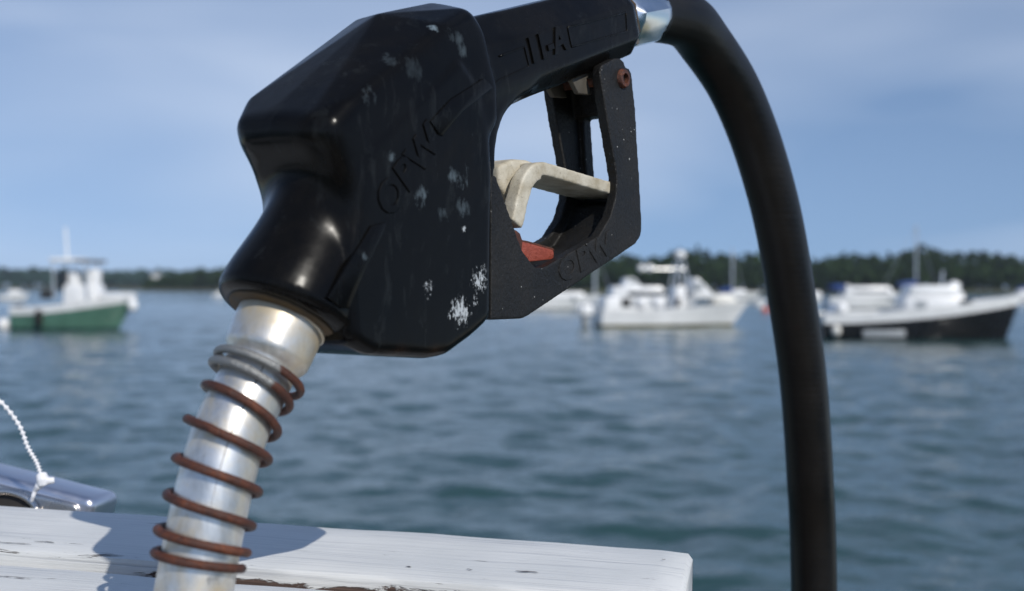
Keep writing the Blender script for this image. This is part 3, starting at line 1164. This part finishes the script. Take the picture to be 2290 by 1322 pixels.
# pin and lugs at the guard's head
ps, pz = up(1392, 176, -G)
V, Fc = lathe((ps, -G + 0.004, pz), (0, -1, 0), [(0, 0.0050), (0.0048, 0.0050), (0.0060, 0.0042), (0.0062, 0.0026), (0.0035, 0.0022), (0.0034, 0.0001)], 24)
from_vf('pin', [loc(v) for v in V], Fc, MAT_RUST, nozzle, True, 40)
for n0 in (-0.0088, 0.0062):
    lug = ups([(1240, 170), (1345, 130), (1340, 190), (1345, 214), (1330, 205), (1318, 178), (1280, 180), (1292, 216), (1262, 214)], 0)
    V, Fc = do_bevel(*prism(lug, n0, n0 + 0.003), 0.0006, 2)
    from_vf('lug', [loc(v) for v in V], Fc, MAT_DARKCAV, nozzle, True, 40)
ps, pz = up(1305, 180, 0)
V, Fc = lathe((ps, -0.0125, pz), (0, 1, 0), [(0, 0.004), (0.025, 0.004)], 16)
from_vf('pin', [loc(v) for v in V], Fc, MAT_RUST, nozzle, True, 40)

# ---- lever: broad strip forking into two arms
LN = 0.0140
near_edge = [(1405, 416), (1378, 409), (1300, 386), (1232, 365), (1212, 362), (1196, 366), (1182, 379), (1170, 400), (1158, 440), (1150, 478), (1146, 492)]
cl = [Vector((q[0], 0, q[1])) for q in ups(near_edge, -LN)]
cl = catmull(cl, 4)
def strip(path3, n0, n1, th, tilt=0.0):
    V, Fc = [], []
    k = 4
    for i, p in enumerate(path3):
        a = path3[max(0, i - 1)]; b = path3[min(len(path3) - 1, i + 1)]
        d = (b - a).normalized()
        e = Vector((-d.z, 0, d.x))
        if e.z < 0 and abs(d.x) > 0.5:
            e = -e
        V += [Vector((p.x, n0, p.z)), Vector((p.x, n1, p.z)), Vector((p.x, n1, p.z)) + e_dir[i] * th, Vector((p.x, n0, p.z)) + e_dir[i] * th]
    for i in range(len(path3) - 1):
        for j in range(k):
            j2 = (j + 1) % k
            Fc.append([i * k + j, i * k + j2, (i + 1) * k + j2, (i + 1) * k + j])
    Fc.append([3, 2, 1, 0])
    Fc.append([(len(path3) - 1) * k + j for j in range(k)])
    return V, Fc
e_dir = []
for i in range(len(cl)):
    a = cl[max(0, i - 1)]; b = cl[min(len(cl) - 1, i + 1)]
    d = (b - a).normalized()
    e_dir.append(Vector((-d.z, 0, d.x)))       # to the inner (lower) side of the bend
split_i = len(cl) // 2 - 3
all_e = e_dir
parts = []
e_dir = all_e[:split_i + 3]
parts.append(strip(cl[:split_i + 3], -LN, LN, 0.0065))
e_dir = all_e[split_i:]
parts.append(strip(cl[split_i:], -LN, -LN + 0.0075, 0.0085))
parts.append(strip(cl[split_i:], LN - 0.0075, LN, 0.0085))
fused('lever', parts, 0.0007, 14, MAT_IVORY, nozzle, lambda v: loc(v))
# lever nose block by the body
nb = ups([(1086, 372), (1120, 358), (1150, 360), (1178, 370), (1160, 400), (1140, 408), (1122, 470), (1100, 440), (1086, 420)], 0.004)
fused('lever_nose', [do_bevel(*prism(nb, -0.004, 0.012), 0.0015, 2)], 0.0007, 3, MAT_IVORY, nozzle, lambda v: loc(v))
# ---- hold-open latch, faded red
la = ups([(1136, 520), (1148, 514), (1158, 522), (1164, 537), (1182, 540), (1236, 556), (1240, 566), (1238, 580), (1200, 584), (1168, 588), (1150, 560)], -0.010)
V, Fc = do_bevel(*prism(la, -0.010, -0.0075), 0.0006, 2)
latch = from_vf('latch', [loc(v) for v in V], Fc, MAT_LATCH, nozzle, True, 40)
lt = ups([(1160, 535), (1182, 539), (1238, 555), (1242, 561), (1236, 562), (1180, 546), (1160, 542)], -0.010)
V, Fc = do_bevel(*prism(lt, -0.010, 0.004), 0.0005, 2)
from_vf('latch_flange', [loc(v) for v in V], Fc, MAT_RUST, latch, True, 40)
lo = ups([(1140, 560), (1136, 520), (1148, 514), (1158, 522), (1164, 540), (1160, 575)], -0.011)
V, Fc = do_bevel(*prism(lo, -0.0125, -0.0095), 0.0006, 2)
from_vf('latch_boss', [loc(v) for v in V], Fc, MAT_RUST, latch, True, 40)

# ---- plated hexagonal swivel
HX = Vector((0.0395, 0, 0.0115)).normalized()
def hexa(rings):
    V, Fc = [], []
    X = Vector((0, 1, 0))
    Yv = HX.cross(X).normalized()
    rr_ = []
    for t, r, kk in rings:
        ring = []
        for k in range(24):
            a = 2 * math.pi * k / 24 + R(12)
            b = (a % (math.pi / 3)) - math.pi / 6
            hexr = r * math.cos(math.pi / 6) / math.cos(b)
            q = hexr * kk + r * 0.90 * (1 - kk)
            ring.append(HEND + HX * t + (X * math.cos(a) + Yv * math.sin(a)) * q)
        rr_.append(ring)
    return loft(rr_)
V, Fc = hexa([(0.0005, 0.0150, 0), (0.002, 0.0162, 0.2), (0.006, 0.0180, 1), (0.030, 0.0180, 1), (0.0355, 0.0176, 0.35), (0.038, 0.0168, 0)])
from_vf('swivel', [loc(v) for v in V], Fc, MAT_CHROME, nozzle, True, 22)

# ------------------------------------------------------------------ fuel hose
def hose_material():
    N = NT('black_rubber_hose')
    v = N.co('Object')
    a = N.noise(v, 30, 5, 0.6)
    w = N.n('ShaderNodeTexWave', wave_type='BANDS', bands_direction='Z')
    w.inputs['Scale'].default_value = 75
    w.inputs['Distortion'].default_value = 1.6
    w.inputs['Detail'].default_value = 2
    N.l(v, w.inputs['Vector'])
    col = N.ramp(a, [(0.3, (0.0025, 0.0022, 0.002)), (0.7, (0.008, 0.0062, 0.0045))])
    red = None
    for px, py, Y, r in [(1781, 735, 0.732, 0.0035), (1781, 762, 0.732, 0.0045), (1783, 788, 0.733, 0.003), (1795, 965, 0.745, 0.0022)]:
        q = N.spot(v, tuple(at(px, py, Y) - HOSE0), r, 0.6)
        red = q if red is None else N.math('MAXIMUM', red, q)
    red = N.math('MULTIPLY', red, N.ramp(N.noise(v, 300, 4, 0.7), [(0.45, 0.0), (0.65, 0.55)]))
    col = N.mix(red, col, (0.20, 0.015, 0.01))
    N.set(Base_Color=col, Roughness=N.ramp(a, [(0.3, 0.33), (0.7, 0.48)]))
    N.bump(N.math('ADD', N.math('MULTIPLY', w.outputs['Fac'], 0.3), N.math('MULTIPLY', N.noise(v, 260, 3), 0.5)), 0.16, 0.0008)
    N.b.inputs['Specular IOR Level'].default_value = 0.35
    return N.m
h0 = nz2w(HEND + HX * 0.0335)
h1 = nz2w(HEND + HX * 0.042)
hp = [h0, h1] + [at(*q) for q in ((1533, 47, 0.646), (1577, 97, 0.668), (1636, 187, 0.694), (1682, 292, 0.712), (1719, 408, 0.724), (1744, 512, 0.733), (1768, 650, 0.744), (1795, 840, 0.758), (1811, 1060, 0.771), (1820, 1311, 0.784))]
e = hp[-1]
hp += [e + Vector((0.004, 0.006, -0.25)), Vector((e.x + 0.02, e.y + 0.008, 1.40)), Vector((e.x + 0.10, e.y - 0.03, 1.19)), Vector((e.x + 0.28, e.y - 0.15, 1.167)), Vector((e.x + 0.6, e.y - 0.4, 1.167))]
HOSE0 = Vector((e.x, e.y, 1.17))
V, Fc = tube(catmull(hp, 14), 0.0158, 32)
hose = from_vf('fuel_hose', V, Fc, hose_material(), None, True, 60, HOSE0)
hose.location = HOSE0
finish(hose, 'thick black rubber hose arching down from the nozzle swivel', 'hose')

# ------------------------------------------------------------------ polished metal block with a ring, and its white tie
MAT_STEEL = chrome('polished_steel', (0.72, 0.72, 0.78), 0.34)
MAT_RING = chrome('scuffed_ring', (0.70, 0.66, 0.62), 0.28)
MAT_HOLE = simple('dark_hole', (0.03, 0.027, 0.025), 0.7, 0, 0.3, 50)
MAT_TIE = simple('white_plastic_tie', (0.74, 0.74, 0.76), 0.4, 0, 0.05, 200)
YB = 0.70
c_r = at(222, 1162, YB)
fit = empty('metal_fitting', c_r)
rotm = Matrix.Rotation(R(12), 3, 'Y') @ Matrix.Rotation(R(-8), 3, 'Z')
fit.rotation_euler = rotm.to_euler()
finish(fit, 'polished metal fitting with round ring resting behind the rear plank', 'metal fitting')
def rounded_slab(x0, x1, z0, z1, y0, y1, r, bev, name, mat):
    poly = []
    for (cx_, cz_, a0) in ((x1 - r, z1 - r, 0), (x0 + r, z1 - r, 90), (x0 + r, z0 + r, 180), (x1 - r, z0 + r, 270)):
        for k in range(7):
            a = R(a0 + k * 15)
            poly.append((cx_ + r * math.cos(a), cz_ + r * math.sin(a)))
    V, Fc = do_bevel(*prism(poly, y0, y1), bev, 3, 40)
    return from_vf(name, V, Fc, mat, fit, True, 50)
rounded_slab(-0.150, 0.0, -0.034, 0.0145, -0.012, 0.022, 0.006, 0.0045, 'case', MAT_STEEL)
rounded_slab(-0.145, -0.0075, -0.030, 0.0098, -0.0150, -0.010, 0.005, 0.0018, 'face_plate', MAT_RING)
rc = Vector((-0.050, -0.0155, -0.0030))
ringp = [rc + Vector((0.0185 * math.cos(a), -0.0015, 0.0110 * math.sin(a))) for a in [2 * math.pi * k / 40 for k in range(41)]]
V, Fc = tube(ringp, 0.0022, 10)
from_vf('ring', V, Fc, MAT_RING, fit, True)
V = [rc] + [rc + Vector((0.0175 * math.cos(2 * math.pi * k / 30), 0.0002, 0.0102 * math.sin(2 * math.pi * k / 30))) for k in range(30)]
Fc = [[0, 1 + k, 1 + (k + 1) % 30] for k in range(30)]
from_vf('hole', V, Fc, MAT_HOLE, fit, False)

YT = 0.672
tie = empty('plastic_tie', at(80, 1125, YT))
finish(tie, 'white beaded plastic tie knotted through the metal ring', 'cable tie')
T0 = tie.location.copy()
tp = catmull([at(x, y, Y) for x, y, Y in ((-60, 850, 0.66), (0, 897, 0.664), (42, 950, 0.668), (62, 1000, 0.670), (82, 1035, YT), (93, 1068, YT))], 14)
rads = [0.0008 + 0.0010 * (1 if i % 3 == 0 else 0) for i in range(len(tp))]
V, Fc = tube(tp, rads, 8)
from_vf('beaded_strand', V, Fc, MAT_TIE, tie, True, None, T0)
knot = []
for a, b, r0, r1 in (((92, 1060), (98, 1082), 0.0032, 0.0042), ((96, 1076), (122, 1074), 0.0026, 0.0020), ((92, 1080), (78, 1098), 0.0030, 0.0014), ((78, 1098), (70, 1122), 0.0014, 0.0012)):
    knot.append(tube([at(*a, YT), at((a[0] + b[0]) / 2, (a[1] + b[1]) / 2, YT - 0.001), at(*b, YT)], [r0, (r0 + r1) / 2, r1], 10))
fused('knot', knot, 0.0005, 3, MAT_TIE, tie, lambda v: v - T0)
# ------------------------------------------------------------------ boats at their moorings
def paint(name, col, rough=0.3, var=0.06):
    return simple(name, col, rough, 0, var, 1.5)
B_WHITE = paint('white_gelcoat', (0.80, 0.80, 0.79))
B_CREAM = paint('cream_gelcoat', (0.74, 0.72, 0.66))
B_GREY = paint('grey_trim', (0.32, 0.34, 0.35))
B_GREEN = paint('green_hull_paint', (0.075, 0.165, 0.120), 0.3, 0.12)
B_BLACK = paint('black_hull_paint', (0.010, 0.010, 0.011), 0.3)
B_BLUE = paint('blue_canvas', (0.02, 0.055, 0.20), 0.8)
B_OLIVE = paint('olive_bottom_paint', (0.13, 0.11, 0.03), 0.7, 0.3)
B_NAVY = paint('dark_bottom_paint', (0.012, 0.03, 0.04), 0.6)
B_GLASS = paint('tinted_glass', (0.02, 0.025, 0.03), 0.06)
B_SPAR = simple('aluminium_spar', (0.62, 0.63, 0.64), 0.35, 0.6, 0.05, 1)
B_DARK = paint('dark_rubber', (0.018, 0.016, 0.015), 0.6)
B_ORANGE = paint('orange_buoy_paint', (0.62, 0.10, 0.03), 0.5)
B_SHADE = paint('canopy_shade_paint', (0.16, 0.15, 0.14), 0.8)  # dark grey standing in for shade on the canopy

class Boat:
    def __init__(self, name, label, px0, px1, wl, yaw=0.0, cat='boat', group='boats moored in the harbour'):
        self.Y = HC * F / (wl - HY)
        self.k = self.Y / F
        self.px0, self.wl = px0, wl
        self.Lx = (px1 - px0) * self.k / math.cos(R(yaw))
        xm = ((px0 + px1) / 2 - CX) * self.k
        self.o = empty(name, (xm, self.Y, 0), (0, 0, R(yaw)))
        self.half = self.Lx / 2
        finish(self.o, label, cat, group)
    def x(self, px):
        return (px - self.px0) * self.k - self.half
    def z(self, py):
        return (self.wl - py) * self.k
    def part(self, name, mat, vf, parent=None, angle=35):
        return from_vf(name, vf[0], vf[1], mat, parent or self.o, True, angle)
    def bx(self, name, mat, px0, px1, py0, py1, y0, y1, bev=0.05, parent=None, slant=0.0, slant2=0.0):
        x0, x1, z0, z1 = self.x(px0), self.x(px1), self.z(py1), self.z(py0)
        poly = [(x0, z0), (x1, z0), (x1 - slant, z1), (x0 + slant2, z1)]
        return self.part(name, mat, do_bevel(*prism(poly, y0, y1), bev, 2, 20), parent)
    def rod(self, name, mat, pts, r, parent=None, seg=8):
        return self.part(name, mat, tube([(self.x(a), y, self.z(b)) for a, b, y in pts], r, seg), parent)
    def ball(self, name, mat, px, py, y, r, parent=None, st=1.0):
        prof = [(-r * st * math.cos(math.pi * i / 10), max(0.002, r * math.sin(math.pi * i / 10))) for i in range(11)]
        return self.part(name, mat, lathe((self.x(px), y, self.z(py)), (0, 0, 1), prof, 20), parent, 80)
    def hull(self, B, zs, zb, band, rake, mat, matband, bottom=None, boot=0.12, full=0.45, deckdrop=0.25, transom=0.85):
        L, n = self.Lx, 22
        st = []
        for i in range(n + 1):
            t = i / n
            q = max(0.0, (t - full) / (1 - full))
            bs = B / 2 * (transom + (1 - transom) * min(1, t / 0.4)) * (1 - q ** 2.3)
            bw = bs * (0.86 - 0.5 * q ** 1.4)
            s = zs + (zb - zs) * t ** 1.8
            st.append((t, max(bs, 0.03), max(bw, 0.02), s))
        def X(t, z, s):
            return -L / 2 + t * (L - rake * (1 - max(0, min(1, (z + 0.3) / (zb + 0.3)))))
        def skin(levels, matl, name):
            """levels: function(station)-> list of (halfbeam, z) from top to bottom, mirrored to a closed section"""
            rings = []
            for (t, bs, bw, s) in st:
                lv = levels(t, bs, bw, s)
                ring = [Vector((X(t, z, s), -b, z)) for b, z in lv] + [Vector((X(t, z, s), b, z)) for b, z in reversed(lv)]
                rings.append(ring)
            return self.part(name, matl, loft(rings), None, 40)
        def hb(bs, bw, s, z):
            u = max(0, min(1, z / s))
            return bw + (bs - bw) * u ** 0.8
        skin(lambda t, bs, bw, s: [(hb(bs, bw, s, s - band), s - band), (hb(bs, bw, s, (s - band) * .55), (s - band) * 0.55), (hb(bs, bw, s, boot), boot)], mat, 'hull')
        skin(lambda t, bs, bw, s: [(bw * 1.0, boot), (bw * 0.98, 0.0), (bw * 0.75, -0.2), (bw * 0.08 + 0.01, -0.42)], bottom or B_NAVY, 'bottom_paint')
        # bulwark band with an inside face
        rings = []
        for (t, bs, bw, s) in st:
            b0 = hb(bs, bw, s, s - band) + 0.02
            b1 = bs + 0.03
            bi = max(0.01, bs - 0.10)
            x1, x0 = X(t, s, s), X(t, s - band, s)
            rings.append((Vector((x0, b0, s - band - 0.01)), Vector((x1, b1, s)), Vector((x1 - 0.02, bi, s)), Vector((x0 - 0.02, max(0.008, b0 - 0.12), s - band - 0.01))))
        for sg in (-1, 1):
            rr_ = [[Vector((p.x, p.y * sg, p.z)) for p in r] for r in rings]
            self.part('gunwale', matband, loft(rr_))
        t, bs, bw, s = st[0]
        self.part('transom_rail', matband, box((-L / 2 + 0.05, 0, s - band / 2), (0.11, 2 * bs - 0.15, band)))
        skin(lambda t, bs, bw, s: [(max(0.01, bs - 0.08), s - band * 0.75), (max(0.01, bs - 0.09), s - band * 0.75 - 0.05)], B_CREAM, 'deck')
    def outboard(self, px, py, y, col, h=1.3):
        x, z = self.x(px), self.z(py)
        o = self.part('outboard', col, do_bevel(*hull([Vector((x + a, y + b, z + c)) for a in (-0.34, 0.30) for b in (-0.22, 0.22) for c in (-0.25, 0.22)] + [Vector((x + a, y + b, z + 0.36)) for a in (-0.25, 0.16) for b in (-0.15, 0.15)]), 0.06, 3))
        self.part('leg', B_GREY, do_bevel(*prism([(x - 0.16, z - 0.22), (x + 0.16, z - 0.22), (x + 0.10, z - h), (x - 0.10, z - h)], y - 0.08, y + 0.08), 0.02, 2), o)
        return o
    def mast(self, px, top, base, r=0.09, boom=None, cover=None, stay=None):
        m = self.rod('mast', B_SPAR, [(px, base, 0), (px, top, 0)], r)
        if boom:
            self.rod('boom', B_SPAR, [(px, boom[1], 0), (boom[0], boom[2], 0)], r * 0.7, m)
        if cover:
            c = [(px, cover[1], 0), ((px + cover[0]) / 2, (cover[1] + cover[2]) / 2, 0), (cover[0], cover[2], 0)]
            self.part('sail_cover', B_BLUE, tube([(self.x(a), y, self.z(b)) for a, b, y in c], [r * 3.2, r * 2.8, r * 1.4], 10), m)
        for s_ in stay or []:
            self.rod('stay', B_SPAR, [(px, top, 0), (s_[0], s_[1], s_[2] if len(s_) > 2 else 0)], 0.03, m, 5)

# -- green centre console boat
b = Boat('motorboat', 'green hulled open motorboat with white gunwale, console and canopy top', 38, 312, 737, -6)
b.hull(2.4, 1.16, 1.84, 0.38, 1.15, B_GREEN, B_WHITE, B_NAVY, 0.10)
con = b.bx('console', B_WHITE, 150, 232, 636, 690, -0.55, 0.55, 0.12, None, 0.1, 0.05)
for a, c in ((155, 181), (200, 227)):
    b.bx('seat_back', B_WHITE, a, c, 602, 642, -0.30, 0.32, 0.16, con, 0.0, 0.0)
b.bx('wind_screen', B_GLASS, 136, 152, 606, 650, -0.5, 0.5, 0.02, con, -0.1)
top = b.bx('canopy', B_WHITE, 126, 182, 577, 586, -0.85, 0.85, 0.06)
b.bx('canopy_shade_slab', B_SHADE, 180, 226, 581, 588, -0.85, 0.85, 0.05, top)  # dark slab: the canopy's shaded underside put in as colour
for a, a2 in ((136, 132), (214, 206)):
    for y in (-0.7, 0.7):
        b.rod('canopy_post', B_SPAR, [(a, 668, y), (a2, 583, y)], 0.045, top)
b.rod('antenna', B_WHITE, [(146, 580, 0.2), (141, 508, 0.2)], 0.06)
b.bx('bow_seat', B_WHITE, 232, 300, 655, 668, -0.4, 0.4, 0.06)
b.bx('stern_seat', B_DARK, 96, 112, 650, 668, -0.5, 0.5, 0.08)
b.bx('fender', B_DARK, 104, 119, 692, 727, -1.32, -1.08, 0.09)
b.ball('bow_fender', B_WHITE, 309, 683, -0.3, 0.26, None, 1.3)
b.outboard(30, 698, 0.3, B_BLACK)

# -- black hulled boat
b = Boat('workboat', 'black hulled motorboat with sweeping white gunwale and low white cabin', 1838, 2276, 757, -5)
b.hull(2.7, 1.08, 1.88, 0.42, 0.75, B_BLACK, B_WHITE, B_BLACK, 0.12, 0.5, 0.25, 0.9)
cab = b.bx('cabin', B_WHITE, 2012, 2168, 662, 700, -0.95, 0.95, 0.15, None, 0.5, 0.0)
rf = b.bx('roof', B_WHITE, 2020, 2150, 638, 664, -0.85, 0.85, 0.16, None, 0.5, 0.15)
b.ball('roof_hatch', B_WHITE, 2132, 640, 0, 0.28, rf, 0.8)
b.bx('window', B_GLASS, 2130, 2160, 668, 684, -0.975, -0.93, 0.01, cab, 0.15)
b.bx('window', B_GREY, 2036, 2060, 672, 694, -0.975, -0.93, 0.01, cab)
b.bx('side_stripe', B_GREY, 1918, 2008, 736, 752, -1.40, -1.20, 0.02)
b.ball('fender', B_WHITE, 1876, 690, -0.9, 0.30)
b.ball('fender', B_CREAM, 1862, 738, -1.25, 0.20, None, 1.2)
b.bx('stern_box', B_WHITE, 1856, 1892, 678, 712, -0.8, 0.8, 0.1, None, 0.0, 0.25)
b.ball('seat', B_WHITE, 2098, 690, -0.5, 0.30)
b.outboard(1838, 716, -0.2, B_CREAM, 1.0)
b.rod('antenna', B_SPAR, [(2105, 640, 0), (2108, 606, 0)], 0.05)

# -- white open boat with a tower
b = Boat('motorboat', 'white motorboat with tall pipe tower and white radar dome', 1334, 1682, 730, 10)
b.hull(2.6, 0.90, 1.42, 0.28, 1.3, B_WHITE, B_WHITE, B_OLIVE, 0.16)
tw = b.bx('tower_box', B_WHITE, 1504, 1532, 640, 694, -0.5, 0.5, 0.1)
for a, a2, y in ((1500, 1516, -0.7), (1548, 1528, -0.7), (1500, 1516, 0.7), (1548, 1528, 0.7)):
    b.rod('tower_leg', B_SPAR, [(a, 690, y), (a2, 585, y * 0.5)], 0.06, tw)
b.rod('cross_bar', B_SPAR, [(1430, 602, 0), (1535, 602, 0)], 0.06, tw)
b.ball('radar_dome', B_WHITE, 1524, 570, 0, 0.34, tw, 0.75)
b.ball('lamp', B_WHITE, 1434, 600, 0, 0.20, tw)
b.ball('lamp', B_WHITE, 1452, 600, 0, 0.22, tw)
for a in (1427, 1466):
    b.ball('seat', B_WHITE, a, 678, -0.6, 0.36, None, 1.1)
b.bx('locker', B_WHITE, 1342, 1378, 664, 700, -0.8, 0.8, 0.1)
b.bx('engine_hatch', B_DARK, 1384, 1400, 667, 686, -0.9, -0.4, 0.05)
b.bx('doorway', B_DARK, 1504, 1518, 666, 686, -0.56, -0.40, 0.03)
wh = b.bx('wind_screen', B_WHITE, 1545, 1602, 622, 668, -0.8, 0.8, 0.12, None, 1.1, 0.0)
b.bx('window', B_GREY, 1548, 1566, 632, 650, -0.83, -0.78, 0.01, wh)
b.bx('foredeck', B_CREAM, 1596, 1660, 660, 680, -0.5, 0.5, 0.1, None, 0.5)
for y in (-0.45, 0.45):
    b.outboard(1306, 694, y, B_WHITE, 1.0)

# -- cabin cruiser behind it
b = Boat('cabin_cruiser', 'white cabin cruiser with raised flybridge behind the tower boat', 1326, 1566, 706, 4)
b.hull(3.4, 1.15, 1.6, 0.4, 1.2, B_WHITE, B_WHITE, B_NAVY, 0.16)
cab = b.bx('cabin', B_WHITE, 1358, 1506, 640, 684, -1.3, 1.3, 0.2, None, 1.1, 0.25)
b.bx('window_band', B_GLASS, 1398, 1488, 652, 662, -1.33, -1.28, 0.01, cab, 0.25)
fb = b.bx('flybridge', B_WHITE, 1388, 1436, 622, 646, -0.9, 0.9, 0.2, None, 0.7, 0.2)
b.bx('bridge_screen', B_GREY, 1404, 1426, 625, 634, -0.93, -0.88, 0.01, fb, 0.3)

# -- low white sailboat left of it
b = Boat('sailboat', 'white sailboat with mast and boom beside the cabin cruiser', 1120, 1346, 692, 3)
b.hull(2.8, 1.15, 1.45, 0.3, 1.2, B_WHITE, B_WHITE, B_NAVY, 0.1)
b.bx('cabin', B_WHITE, 1220, 1316, 653, 676, -0.8, 0.8, 0.15, None, 0.6, 0.2)
b.mast(1331, 562, 672, 0.12, None, None, [(1368, 655), (1200, 668)])
b.ball('fender', B_WHITE, 1284, 664, -1.1, 0.3)

# -- small craft and sailboats farther off
def far_sail(label, px0, px1, wl, mx, mtop, yaw=2, cover=None, stays=None, cab=None, hullm=None, r=0.11):
    b = Boat('sailboat', label, px0, px1, wl, yaw)
    b.hull(2.9, 1.1, 1.5, 0.3, 1.3, hullm or B_WHITE, B_WHITE, B_NAVY, 0.12)
    k = b.k
    c0, c1 = cab or (px0 + (px1 - px0) * 0.35, px0 + (px1 - px0) * 0.7)
    zc = wl - 1.25 / k
    b.bx('cabin', B_WHITE, c0, c1, zc - 0.55 / k, zc + 0.3 / k, -0.8, 0.8, 0.12, None, 0.5, 0.2)
    b.mast(mx, mtop, wl - 1.0 / k, r, None, cover, stays)
    return b
far_sail('white sailboat with blue sail cover, mast rising beyond the tower boat bow', 1596, 1702, 671, 1638, 556, 3, (1606, 648, 650), [(1664, 650)], None, None, 0.16)
far_sail('white sailboat with tall mast and blue sail cover beyond the black boat', 1960, 2128, 671, 2049, 503, 3, (2006, 634, 636), [(2094, 640), (1966, 655)], None, None, 0.17)
far_sail('sailboat with blue sail cover lying off the black boat bow', 2262, 2380, 674, 2330, 520, 2, (2276, 641, 644), None, (2274, 2330))
b = Boat('cabin_cruiser', 'long white cabin cruiser with blue canvas behind the black boat stern', 1846, 2016, 690, 3)
b.hull(3.0, 1.2, 1.5, 0.35, 1.0, B_WHITE, B_WHITE, B_NAVY, 0.12)
cab = b.bx('cabin', B_WHITE, 1878, 2002, 640, 668, -1.0, 1.0, 0.2, None, 0.8, 0.4)
b.bx('window_band', B_GLASS, 1900, 1984, 650, 655, -1.02, -0.98, 0.01, cab, 0.2)
b.bx('canvas', B_BLUE, 1856, 1884, 636, 648, -0.8, 0.8, 0.1)
b.ball('life_ring', B_CREAM, 1894, 640, 0, 0.22)
b = Boat('dinghy', 'small white dinghy beside the hose, behind the black boat', 1800, 1842, 672, 8)
b.hull(1.7, 0.7, 1.0, 0.2, 0.5, B_WHITE, B_WHITE, B_NAVY, 0.08)
b.bx('thwart', B_WHITE, 1812, 1834, 652, 664, -0.5, 0.5, 0.06)
b = Boat('dinghy', 'small white boat low on the water between the sailboat and the hose', 1684, 1714, 681, -4)
b.hull(1.3, 0.5, 0.75, 0.2, 0.4, B_WHITE, B_WHITE, B_NAVY, 0.08)
b.bx('thwart', B_WHITE, 1692, 1706, 668, 675, -0.4, 0.4, 0.05)
b = Boat('motorboat', 'white motorboat partly hidden behind the green boat stern', 2, 66, 671, 0)
b.hull(2.3, 0.9, 1.3, 0.35, 0.9, B_WHITE, B_WHITE, B_NAVY, 0.1)
b.bx('cabin', B_WHITE, 20, 50, 648, 662, -0.7, 0.7, 0.12, None, 0.5, 0.2)
b = Boat('dinghy', 'tiny white boat off the wooded point beside the nozzle collar', 476, 506, 664, 0)
b.hull(1.5, 0.6, 0.9, 0.25, 0.5, B_WHITE, B_WHITE, B_NAVY, 0.08)
b.bx('cabin', B_WHITE, 484, 497, 652, 658, -0.4, 0.4, 0.08, None, 0.3, 0.1)

def buoy(label, px, py, wl, r, mat):
    Y = HC * F / (wl - HY)
    o = empty('mooring_buoy', ((px - CX) / F * Y, Y, 0))
    finish(o, label, 'buoy', 'mooring buoys')
    prof = [(-r * math.cos(math.pi * i / 12), max(0.003, r * math.sin(math.pi * i / 12))) for i in range(13)]
    v = lathe((0, 0, r * 0.55), (0, 0, 1), prof, 24)
    from_vf('float', v[0], v[1], mat, o, True, 80)
    v = tube([(r * 0.16 * math.cos(a), 0, r * 1.58 + r * 0.16 * math.sin(a)) for a in [6.2832 * k / 14 for k in range(15)]], r * 0.05, 6)
    from_vf('eye', v[0], v[1], B_SPAR, o, True)
buoy('round white mooring buoy floating at the green boat stern', 9, 720, 735, 0.36, B_WHITE)
buoy('small orange mooring buoy floating beside the hose', 1711, 690, 698, 0.30, B_ORANGE)
buoy('small white mooring buoy near the orange buoy', 1701, 676, 690, 0.30, B_WHITE)

# -- house above the far shore
Yh = 1000.0
p = at(352, 640, Yh)
ho = empty('far_house', (p.x, Yh, 1.0))
finish(ho, 'pale house standing among trees on the far shore', 'house')
v = box((0, 0, 6.0), (9, 7, 12))
from_vf('wall', v[0], v[1], B_CREAM, ho, False)
v = prism([(-5, 12), (5, 12), (0, 15)], -4, 4)
from_vf('roof', v[0], v[1], B_GREY, ho, False)
for x in (-2.5, 2.5):
    v = box((x, -3.55, 8.5), (1.6, 0.2, 2.2))
    from_vf('window', v[0], v[1], B_GLASS, ho, False)
